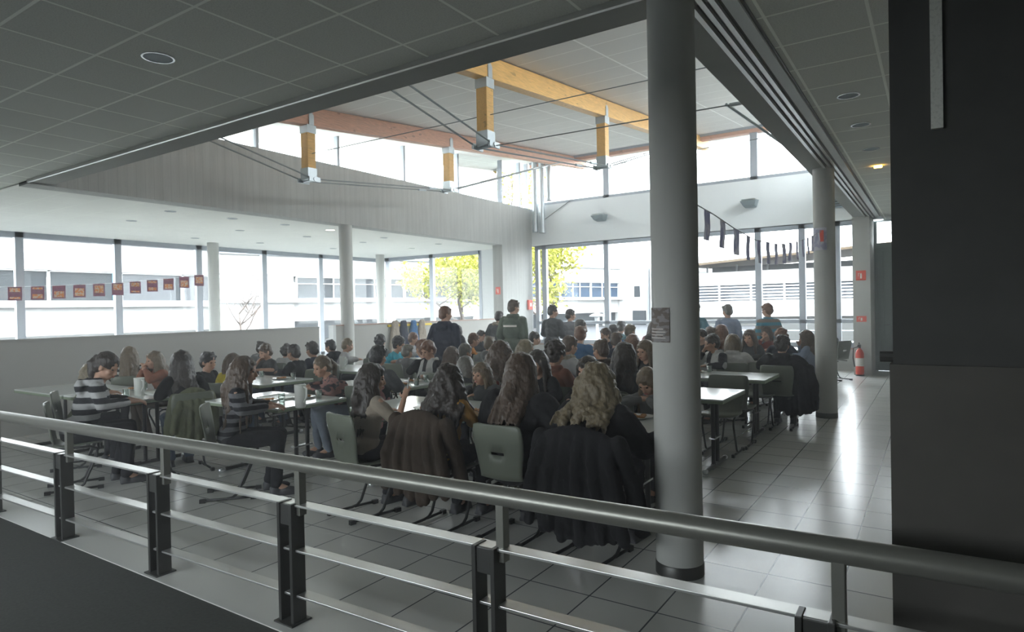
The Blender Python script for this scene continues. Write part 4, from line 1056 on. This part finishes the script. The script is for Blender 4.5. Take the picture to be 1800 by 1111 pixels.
Pn(*(-5.983, 11.600, 1.407), -60, 'slim child in khaki', 'half hidden behind the blue jacket boy', 'dk', 'short', None, 'olive')
Pn(*(-3.452, 7.200, 1.244), 75, 'woman in profile with brown hair pinned up', 'looking left, wearing a grey scarf', 'br', 'bun', 'collar', 'brown', 'trous', 'table', near=2)
Pn(*(-2.677, 5.300, 1.193), 172, 'dark-haired girl in a black cardigan', 'just behind the curly blond woman', 'dk', 'bob', None, 'black', 'trous', 'table', near=1)
Pn(*(-1.918, 3.950, 1.265), -6, 'woman with curly blond hair in a large black coat', 'reaching right beside the column', 'bl', 'curly', 'collar', 'black', 'trous', 'side', lean=.12, near=2, coat=1, hlen=.32, bulk=1.3)
Pn(*(-2.564, 5.900, 1.292), 4, 'girl with very straight long dark hair and grey scarf', 'left of the foreground column', 'dk', 'long', 'collar', 'dkgrey', 'trous', 'table', near=2, hlen=.5)
Pn(*(-2.075, 5.250, 1.113), 165, 'girl hidden by her long fair-brown hair', 'bent low over the table next to the column', 'lb', 'long', None, 'grey', 'trous', 'mouth', lean=.35, pitch=.7, near=2, hlen=.42)
Pn(*(-2.915, 7.300, 1.238), 160, 'smiling girl with wavy light-brown hair', 'touching the left edge of the foreground column', 'lb', 'long', 'collar', 'dkgrey', 'trous', 'table', near=2, hlen=.35)
Pn(*(-3.991, 9.500, 1.210), 15, 'person with a full round head of brown hair', 'above the long dark straight hair', 'rd', 'bob', None, 'navy', near=1)
Pn(*(-4.250, 9.450, 1.238), 10, 'boy in a dark blue sweater with brown hair', 'left of the full round hair', 'br', 'short', None, 'navy')
Pn(*(-5.094, 10.850, 1.261), 150, 'boy with a flushed face in dark blue', 'facing the camera in the fourth row', 'br', 'short', None, 'navy')
Pn(*(-5.080, 11.200, 1.313), 10, 'child in blue with a dark crop', 'behind the flushed boy', 'dk', 'short', None, 'blue')
Pn(*(-5.764, 13.100, 1.330), 0, 'adult with a rounded dark head', 'seated far back in front of the transom', 'dk', 'short', None, 'teal')
Pn(*(-4.831, 11.400, 1.306), -20, 'child with a pale shaven head', 'left of the column, far back', 'lb', 'short', None, 'dkgrey')
Pn(*(-3.699, 9.500, 1.212), 0, 'dark-haired child against the column edge', 'in plum colour', 'dk', 'short', None, 'brown')
# ---- standing
Pn(*(-6.917, 8.450, 1.724), 12, 'boy standing in a bulky dark navy parka', 'in the gangway before the annex', 'rd', 'short', 'hood', 'navy', 'trous', 'stand', False, coat=1, near=1, yaw=-40, bulk=1.15)
Pn(*(-7.990, 11.600, 1.609), 5, 'person standing in a dark parka with fur hood', 'left of the tall man', 'dk', 'short', 'fur', 'dkgrey', 'trous', 'stand', False, coat=1, near=1)
Pn(*(-6.679, 10.200, 1.825), 8, 'tall man standing in a grey-green jacket with a reflective strip', 'near the pier', 'br', 'short', 'band', 'green', 'jeans', 'stand', False, coat=1, near=1, yaw=-35, bulk=1.12)
Pn(*(-6.710, 11.750, 1.720), 5, 'boy standing in a dark sweatshirt', 'in front of the far window frame', 'dk', 'short', None, 'dkgrey', 'jeans', 'carry', False, near=1, pitch=.1, yaw=-55, bulk=1.06)
Pn(*(-6.480, 12.100, 1.628), 5, 'boy standing in a mottled grey sweatshirt', 'right of the dark sweatshirt boy', 'dk', 'short', None, 'camo', 'jeans', 'carry', False, near=1, pitch=.1, yaw=-55, bulk=1.06)
Pn(*(-6.347, 10.400, 1.213), -60, 'stooping child in black and white striped sleeves', 'beside the tall man', 'dk', 'short', None, 'stripefine', 'trous', 'table', lean=.6)
Pn(*(-4.942, 12.900, 1.319), 0, 'person in a pink top', 'cut by the left edge of the foreground column', 'br', 'long', None, 'pink', 'jeans', 'table')
Pn(*(-4.071, 12.950, 1.694), 10, 'person standing in a teal shirt', 'cut by the right edge of the foreground column', 'dk', 'short', None, 'teal', 'trous', 'stand', False)
Pn(*(-3.423, 12.900, 1.658), 20, 'man standing in a pale blue-grey shirt', 'silhouetted against the white building', 'gy', 'short', None, 'lblue', 'jeans', 'stand', False, near=1, yaw=35)
Pn(*(-2.667, 12.850, 1.664), 40, 'boy standing in a blue and grey striped jumper', 'before the right-hand far window', 'rd', 'short', None, 'stripebl', 'jeans', 'stand', False, near=1, yaw=20)
# ---- right block
Pn(*(-2.648, 9.150, 1.233), 145, 'young man in a dark jacket with white collar', 'looking left, right of the foreground column', 'dk', 'short', 'collar', 'bw', 'trous', 'eat', near=2, skin='skin2', yaw=-20)
Pn(*(-3.303, 11.350, 1.262), 0, 'round dark-brown head in grey', 'directly behind the young man', 'br', 'short', None, 'grey')
Pn(*(-3.336, 10.900, 1.239), 160, 'child with a red face and dark top', 'touching the right edge of the foreground column', 'dk', 'short', None, 'black')
Pn(*(-3.128, 11.400, 1.300), 10, 'girl with long auburn-brown hair', 'back turned, black top, fifth row', 'rd', 'long', None, 'black', hlen=.4)
Pn(*(-4.453, 14.900, 1.221), 0, 'small dark head far back', 'near the low far wall', 'dk', 'short', None, 'navy')
Pn(*(-2.434, 9.450, 1.220), 12, 'person with a blond-brown bob and white coat', 'back turned, seated before the fourth row', 'lb', 'bob', 'collar', 'white', 'trous', 'table', near=2, coat=1)
Pn(*(-3.348, 13.050, 1.192), 10, 'child with short fair hair and big ears', 'behind the blond bob', 'lb', 'short', None, 'lgrey')
Pn(*(-2.531, 10.850, 1.232), 170, 'talking girl with long brown hair and dark patterned top', 'facing the camera', 'br', 'long', None, 'dkgrey', 'trous', 'table', near=1, hlen=.35)
Pn(*(-2.883, 13.000, 1.183), 20, 'girl with smooth long mid-brown hair', 'behind the talking girl', 'lb', 'long', None, 'brown', hlen=.4)
Pn(*(-2.652, 12.650, 1.217), 165, 'girl with a headband and dark red top', 'facing the camera below the striped jumper', 'br', 'bob', None, 'red', 'trous', 'eat', near=1)
Pn(*(-1.739, 9.300, 1.200), 0, 'person in a huge black jacket', 'back turned, bent over at the aisle end', 'dk', 'curlyshort', 'collar', 'black', 'trous', 'table', near=2, coat=1, lean=.3, bulk=1.3)
Pn(*(-2.120, 11.300, 1.216), 0, 'person with wavy reddish hair', 'behind the huge black jacket', 'rd', 'curlyshort', None, 'navy')
Pn(*(-1.757, 11.300, 1.207), 80, 'girl in a pale blue-grey sweater propping her head', 'left of the second column', 'br', 'long', None, 'lblue', 'jeans', 'eat', near=1, hlen=.3)
Pn(*(-1.894, 15.300, 1.002), 60, 'person in black', 'partly hidden by the second column', 'dk', 'bob', None, 'black')

# ---- empty chairs in view
def ch(x, y, d, l): chair(x, y, d, l)
ch(-2.0, 7.25, 180, 'empty chair behind the bright table next to the foreground column')
ch(-1.98, 7.75, 0, 'empty chair standing back to back before the third row aisle table')
ch(-1.98, 9.02, 180, 'empty chair behind the third row table at the aisle')
ch(-6.2, 7.0, 200, 'empty chair with rounded green-grey back left of the crossed-arms boy')
ch(-7.2, 7.85, 180, 'empty chair with pale back behind the third left table')
# the two front sitters by the railing
Pn(*(-3.900, 3.800, 1.217), -12, 'girl with straight dark hair in a beige T-shirt', 'holding a knife, nearest the railing', 'dk', 'long', 'tee', 'beige', 'trous', 'raise', lean=.12, near=2, yaw=-25, hlen=.5)
HAND = root_hand[0]
Pn(*(-3.181, 3.920, 1.220), 0, 'girl with thick dark wavy hair in a mustard jumper', 'behind a grey-brown coat', 'dk', 'curly', None, 'mustard', 'trous', 'table', lean=.14, near=2, hlen=.36)
Pn(*(-3.890, 5.300, 1.093), 170, 'child in a thick fur-trimmed coat', 'behind the mustard jumper, face hidden', 'lb', 'bob', 'fur', 'dkgrey', 'trous', 'table', lean=.3, near=1, coat=1)
Pn(*(-4.549, 5.900, 1.103), 20, 'person with greyish-brown hair', 'just above the mustard jumper', 'gy', 'bob', None, 'dkgrey', near=1)

# ---- coats hung on chairs and the partition
def coat_on_chair(x, y, deg, mat, label, w_=.27, top=.87, low=.30, sd=1, fur=False):
    m = MB(); r = random.Random(sd)
    n = 15
    for i in range(n):
        t = -1+2*i/(n-1); xx = w_*t*(.8); yb = -.275-.03*math.sin(i*2.3+sd)
        zl = low+.06*r.random()+.10*abs(t)
        P_ = [(xx*.8, -.16, top-.10-.1*abs(t)), (xx*.85, -.25, top+.01-.06*t*t), (xx*.95, yb-.01, top-.16), (xx*1.15, yb-.02, (top+zl)/2), (xx*1.3, yb-.0, zl)]
        m.caps(P_, [.030, .034, .038, .042, .036], 8, 1)
    for s in (-1, 1): m.caps([(w_*.85*s, -.23, top-.06), (w_*1.08*s, -.20, top-.28), (w_*1.15*s, -.16, top-.48), (w_*1.1*s, -.10, low+.12)], [.055, .058, .05, .045])
    o = remesh(m, 'coat', M[mat], None, .010, 2, lambda V: .008*noise3(V, 22, sd)+.004*noise3(V, 60, sd), loc=(x, y, 0), rz=math.radians(deg))
    tag(o, label, 'coat')
    if fur:
        f = MB()
        for q in range(9): f.ell((-.14+.28*q/8, -.22-.04*math.sin(q*PI/8), top+.03), .05)
        remesh(f, 'fur_trim', M['fur'], o, .010, 1, lambda V: .010*noise3(V, 80, 1)+.006*noise3(V, 170, 2))
    return o
coat_on_chair(-3.22, 3.84, 0, 'brown', 'long grey-brown coat hung over the chair of the girl in mustard', .29, .88, .22, 1)
coat_on_chair(-6.75, 3.83, 75, 'olive', 'pale green-grey coat hung on a chair in the left block', .2, .86, .3, 2)
coat_on_chair(-5.45, 5.0, 165, 'pink', 'dusty pink quilted coat over the chair of the leaning girl', .24, .88, .35, 3)
coat_on_chair(-1.55, 9.35, 0, 'black', 'black coat trailing from a chair at the aisle end of the fourth row', .2, .86, .15, 4)
coat_on_chair(-1.86, 3.80, -4, 'black', 'large black coat hung over the chair of the curly blond woman', .33, .88, .16, 8)
coat_on_chair(-3.0, 9.4, 180, 'lgrey', 'pale jacket hung over the chair beside the blond bob', .2, .86, .4, 6)
for i, (x, mat_, lab) in enumerate(((11.15, 'beige', 'beige coat hung on the partition, leftmost of four'), (11.45, 'navy', 'dark blue coat hung on the partition, second from left'), (11.8, 'blue', 'grey-blue denim coat hung on the partition, third from left'), (12.1, 'beige', 'tan coat hung on the partition, rightmost of four'))):
    m = MB()
    for q in range(7):
        t = -1+2*q/6; m.caps([(.05, .05*t, 1.40), (.04, .08*t, 1.2), (.05, .14*t, .9), (.05, .17*t, .55-.05*abs(t))], [.04, .045, .045, .035], 8, 1)
    o = remesh(m, 'coat', M[mat_], None, .014, 2, lambda V: .008*noise3(V, 22, i)+.004*noise3(V, 60, i), loc=(XB-.12, x, 0)); tag(o, lab, 'coat', 'coats hung on the partition')
o = MB().box((0, 0, 0), (.03, 1.55, .05)).build('coat_rail', plain('yellow_strip', (.75, .55, .03), .5), loc=(XB-.12, 10.95, 1.29)); tag(o, 'yellow strip along the partition above the hanging coats', 'rail')

# ---- crockery
def jug(x, y, label, h=.21, r=.052):
    o = empty('water_jug', (x, y, .752)); tag(o, label, 'jug', 'white jugs')
    m = MB(); m.lathe([(r*.82, 0), (r*.9, .01), (r, h), (r-.005, h), (r*.85, .012)], seg=28).build('jug_body', M['jug'], o, smooth=True)
    MB().tube([(r*.95, 0, h*.9), (r+.035, 0, h*.85), (r+.04, 0, h*.5), (r*.9, 0, h*.25)], .008, 8).build('handle', M['jug'], o, smooth='all')
    return o
jug(*(-5.059, 3.980), 'tall white jug at the corner of the table near the railing', .22, .055)
jug(*(-7.578, 3.750), 'white jug on the leftmost front table', .2, .055)
jug(*(-7.785, 6.950), 'white jug on the shiny table in the third row left', .2, .055)
jug(*(-5.726, 7.450), 'white jug behind the wavy-haired girl', .17, .05)
jug(*(-5.660, 11.900), 'white jug far back against the window transom', .2, .06)
PL = None; GL = None
def plate(x, y, label):
    global PL
    if PL is None:
        PL = empty('dinner_plate'); MB().lathe([(.06, 0), (.075, .004), (.115, .016), (.117, .019), (.07, .009)], seg=32).build('dish', M['plate'], PL, smooth=True)
        m = MB(); r = random.Random(2)
        for q in range(14): m.ell((r.uniform(-.05, .05), r.uniform(-.05, .05), .014+r.uniform(0, .012)), (r.uniform(.012, .03), r.uniform(.012, .025), .012), sub=1)
        m.build('food', M['food'], PL, smooth='all'); p = PL
    else: p = copy_tree(PL)
    p.location = (x, y, .752); p.rotation_euler.z = x*7; tag(p, label, 'plate', 'dinner plates')
def glass(x, y, label):
    global GL
    if GL is None:
        GL = empty('drinking_glass'); MB().lathe([(.028, 0), (.030, .002), (.036, .088), (.0345, .088), (.029, .008)], seg=24).build('tumbler', M['dglass'], GL, smooth=True)
        MB().lathe([(.028, .008), (.0318, .045)], seg=24).build('water', M['dglass'], GL, smooth=True); p = GL
    else: p = copy_tree(GL)
    p.location = (x, y, .752); tag(p, label, 'glass', 'water glasses')
def tray(x, y, deg, label):
    o = MB().box((-.2, -.14, 0), (.2, .14, .006)).box((-.205, -.145, 0), (-.195, .145, .016)).box((.195, -.145, 0), (.205, .145, .016)).box((-.2, -.145, 0), (.2, -.135, .016)).box((-.2, .135, 0), (.2, .145, .016)).build('food_tray', M['jug'], loc=(x, y, .752), rz=math.radians(deg)); tag(o, label, 'tray')
spots = [(-7.75, 3.55, 'before the girl in the striped jacket'), (-8.25, 4.0, 'before the fair girl holding her mouth'), (-5.75, 4.1, 'before the long-haired girl at the jug table'), (-5.6, 4.45, 'under the leaning pink girl'), (-8.2, 5.6, 'before the fair-faced boy'), (-7.5, 5.6, 'before the black sweatshirt boy'), (-3.9, 4.45, 'before the girl in beige'), (-3.35, 4.5, 'before the girl in mustard'), (-2.5, 4.45, 'before the long-haired woman in black'), (-2.0, 4.85, 'before the girl with hidden face'), (-5.55, 6.1, 'before the crossed-arms boy'), (-5.4, 5.75, 'beside the dark anorak boy'), (-7.6, 7.3, 'on the shiny left table'), (-3.9, 6.4, 'before the mass of wavy hair'), (-3.1, 6.4, 'before the brick-red jumper'), (-2.4, 6.4, 'before the straight dark hair'), (-2.7, 8.55, 'before the young man with white collar'), (-2.35, 10.0, 'before the blond bob'), (-2.6, 10.4, 'before the talking girl'), (-6.1, 9.4, 'in the fourth middle row'), (-2.1, 11.0, 'at the fifth row aisle table')]
for i, (x, y, w_) in enumerate(spots):
    if min(abs(x), 9) and True:
        plate(x, y, 'white dinner plate with food '+w_)
        glass(x+.17, y+.06, 'clear water glass '+w_)
glass(-2.95, 4.62, 'clear glass standing between mustard jumper and black coat')
glass(-1.86, 4.3, 'clear glass on the table corner by the column')
tray(-2.95, 8.3, 0, 'pale tray with crockery beside the young man with white collar')
tray(-7.55, 3.95, 8, 'pale food tray in the middle of the leftmost front table')
tray(-5.85, 4.35, 5, 'pale tray beside the tall white jug')
# knife in the raised hand
kx, ky, kz = HAND+np.array((-.02, .06, .07))
o = MB().box((-.004, -.0015, 0), (.008, .0015, .11)).box((-.007, -.005, -.09), (.007, .005, 0)).build('table_knife', M['chrome'], loc=(kx, ky, kz)); o.rotation_euler.y = .25; tag(o, 'table knife held upright by the girl in beige', 'knife')

# ---- bunting
def bunting(name, P_, labels, n, w_, h_, axis, mat, border, label, thick=.002):
    o = empty(name, tuple(P_[0])); tag(o, label, 'bunting')
    P_ = [np.array(p) for p in P_]; b0 = P_[0]
    # resample
    seg = [np.linalg.norm(P_[i+1]-P_[i]) for i in range(len(P_)-1)]; Lt = sum(seg)
    def at(s):
        for i, q in enumerate(seg):
            if s <= q or i == len(seg)-1: return P_[i]+(P_[i+1]-P_[i])*s/q
            s -= q
    MB().tube([at(Lt*k/40)-b0 for k in range(41)], .004, 6).build('string', M['string'], o)
    r = random.Random(5)
    for k in range(n):
        c = at(Lt*(k+.5)/n)-b0; a = r.uniform(-.05, .05)+axis
        R = Rz(a)@Rx(r.uniform(-.05, .05))
        m = MB(); V = []; F = []
        for i in range(7):
            for j in (-.5, .5):
                for tt in (-thick/2, thick/2):
                    p = np.array((j*w_, tt+.003*math.sin(i*1.1+k), -h_*i/6)); V.append(c+R@p)
        for i in range(6):
            q = i*4; z_ = q+4
            F += [[q, q+2, z_+2, z_], [q+1, z_+1, z_+3, q+3], [q, z_, z_+1, q+1], [q+2, q+3, z_+3, z_+2]]
        F += [[0, 1, 3, 2], [24, 26, 27, 25]]
        f = m.add(V, F).build('flag', M[border or mat], o)
        if border:
            for sgn in (-1, 1):
                V = [c+R@np.array((x*w_, sgn*(thick/2+.001), -h_*z_)) for z_ in (.1, .9) for x in (-.38, .38)]
                MB().add(V, [[0, 1, 3, 2]]).build('picture', M[mat], f)
    return o
bunting('flag_bunting', [(-16.1, 4.9, 2.30), (-16.1, 6.2, 2.36), (-16.1, 7.6, 2.46), (-16.1, 8.8, 2.60), (-16.1, 9.75, 2.74)], None, 12, .24, .29, math.radians(80), 'flago', 'flagd', 'string of small purple-edged orange picture flags in front of the annex windows')
bunting('flag_bunting', [(-1.36, 4.05, 2.36), (-1.36, 4.8, 2.32), (-1.36, 5.4, 2.27), (-1.36, 6.1, 2.235), (-1.36, 7.2, 2.27), (-1.36, 8.4, 2.40), (-1.36, 9.3, 2.53), (-1.33, 10.0, 2.66)], None, 15, .15, .21, math.radians(90), 'flagp', None, 'string of long grey and white flags between the two aisle columns')

# window light sampling helpers (portals only, they emit nothing themselves)
def portal(loc, rot, sx, sy):
    l = bpy.data.lights.new('window_portal', 'AREA'); l.shape = 'RECTANGLE'; l.size = sx; l.size_y = sy; l.cycles.is_portal = True
    o = bpy.data.objects.new('window_portal', l); COL.objects.link(o); o.location = loc; o.rotation_euler = rot
portal((XG+.15, 9.5, 1.9), (0, -PI/2, 0), 3.3, 15)
portal((-14.7, 16.8, 1.9), (-PI/2, 0, 0), 4.6, 3.3)
portal((-6.0, YF-.12, 2.1), (-PI/2, 0, 0), 9.2, 3.1)
portal((-6.0, YF-.12, 5.5), (-PI/2, 0, 0), 9.2, 1.3)
portal((XB+.02, 10.7, 5.4), (0, -PI/2, 0), 1.2, 13.2)
portal((-1.6, 10.7, 5.4), (0, PI/2, 0), 1.2, 13.2)
portal((-6.0, YB+.05, 1.85), (PI/2, 0, 0), 8, 1.3)  # portal of the added window behind the camera
# ------------------------------------------------------------------ haze volumes added to imitate camera glare and lift the darks
def hazemat(d):
    m, nt, out = newmat('glare_haze'); v = nt.nodes.new('ShaderNodeVolumeScatter')
    v.inputs['Color'].default_value = (.96, .98, 1, 1); v.inputs['Density'].default_value = d; v.inputs['Anisotropy'].default_value = .2
    lk(nt, v.outputs[0], out.inputs['Volume']); return m
HZ = hazemat(HAZE)
def haze(V, label):
    o = MB().add(V, [[0, 1, 3, 2], [4, 6, 7, 5], [0, 4, 5, 1], [2, 3, 7, 6], [0, 2, 6, 4], [1, 5, 7, 3]]).build('glare_haze', HZ)
    tag(o, label, 'haze'); o['kind'] = 'stuff'
haze([(x, y, z_) for x in (XG+.12, XR-.02) for y in (YB+.02, YF-.02) for z_ in (-.34, 3.56)], 'thin pale added haze imitating camera glare across the whole dining hall')
haze([(x, y, z_) for x in (XB+.02, -1.56) for y in (4.15, YF-.02) for z_ in (3.57, zb(y)+.32)], 'thin pale added haze imitating camera glare under the high sloping roof')
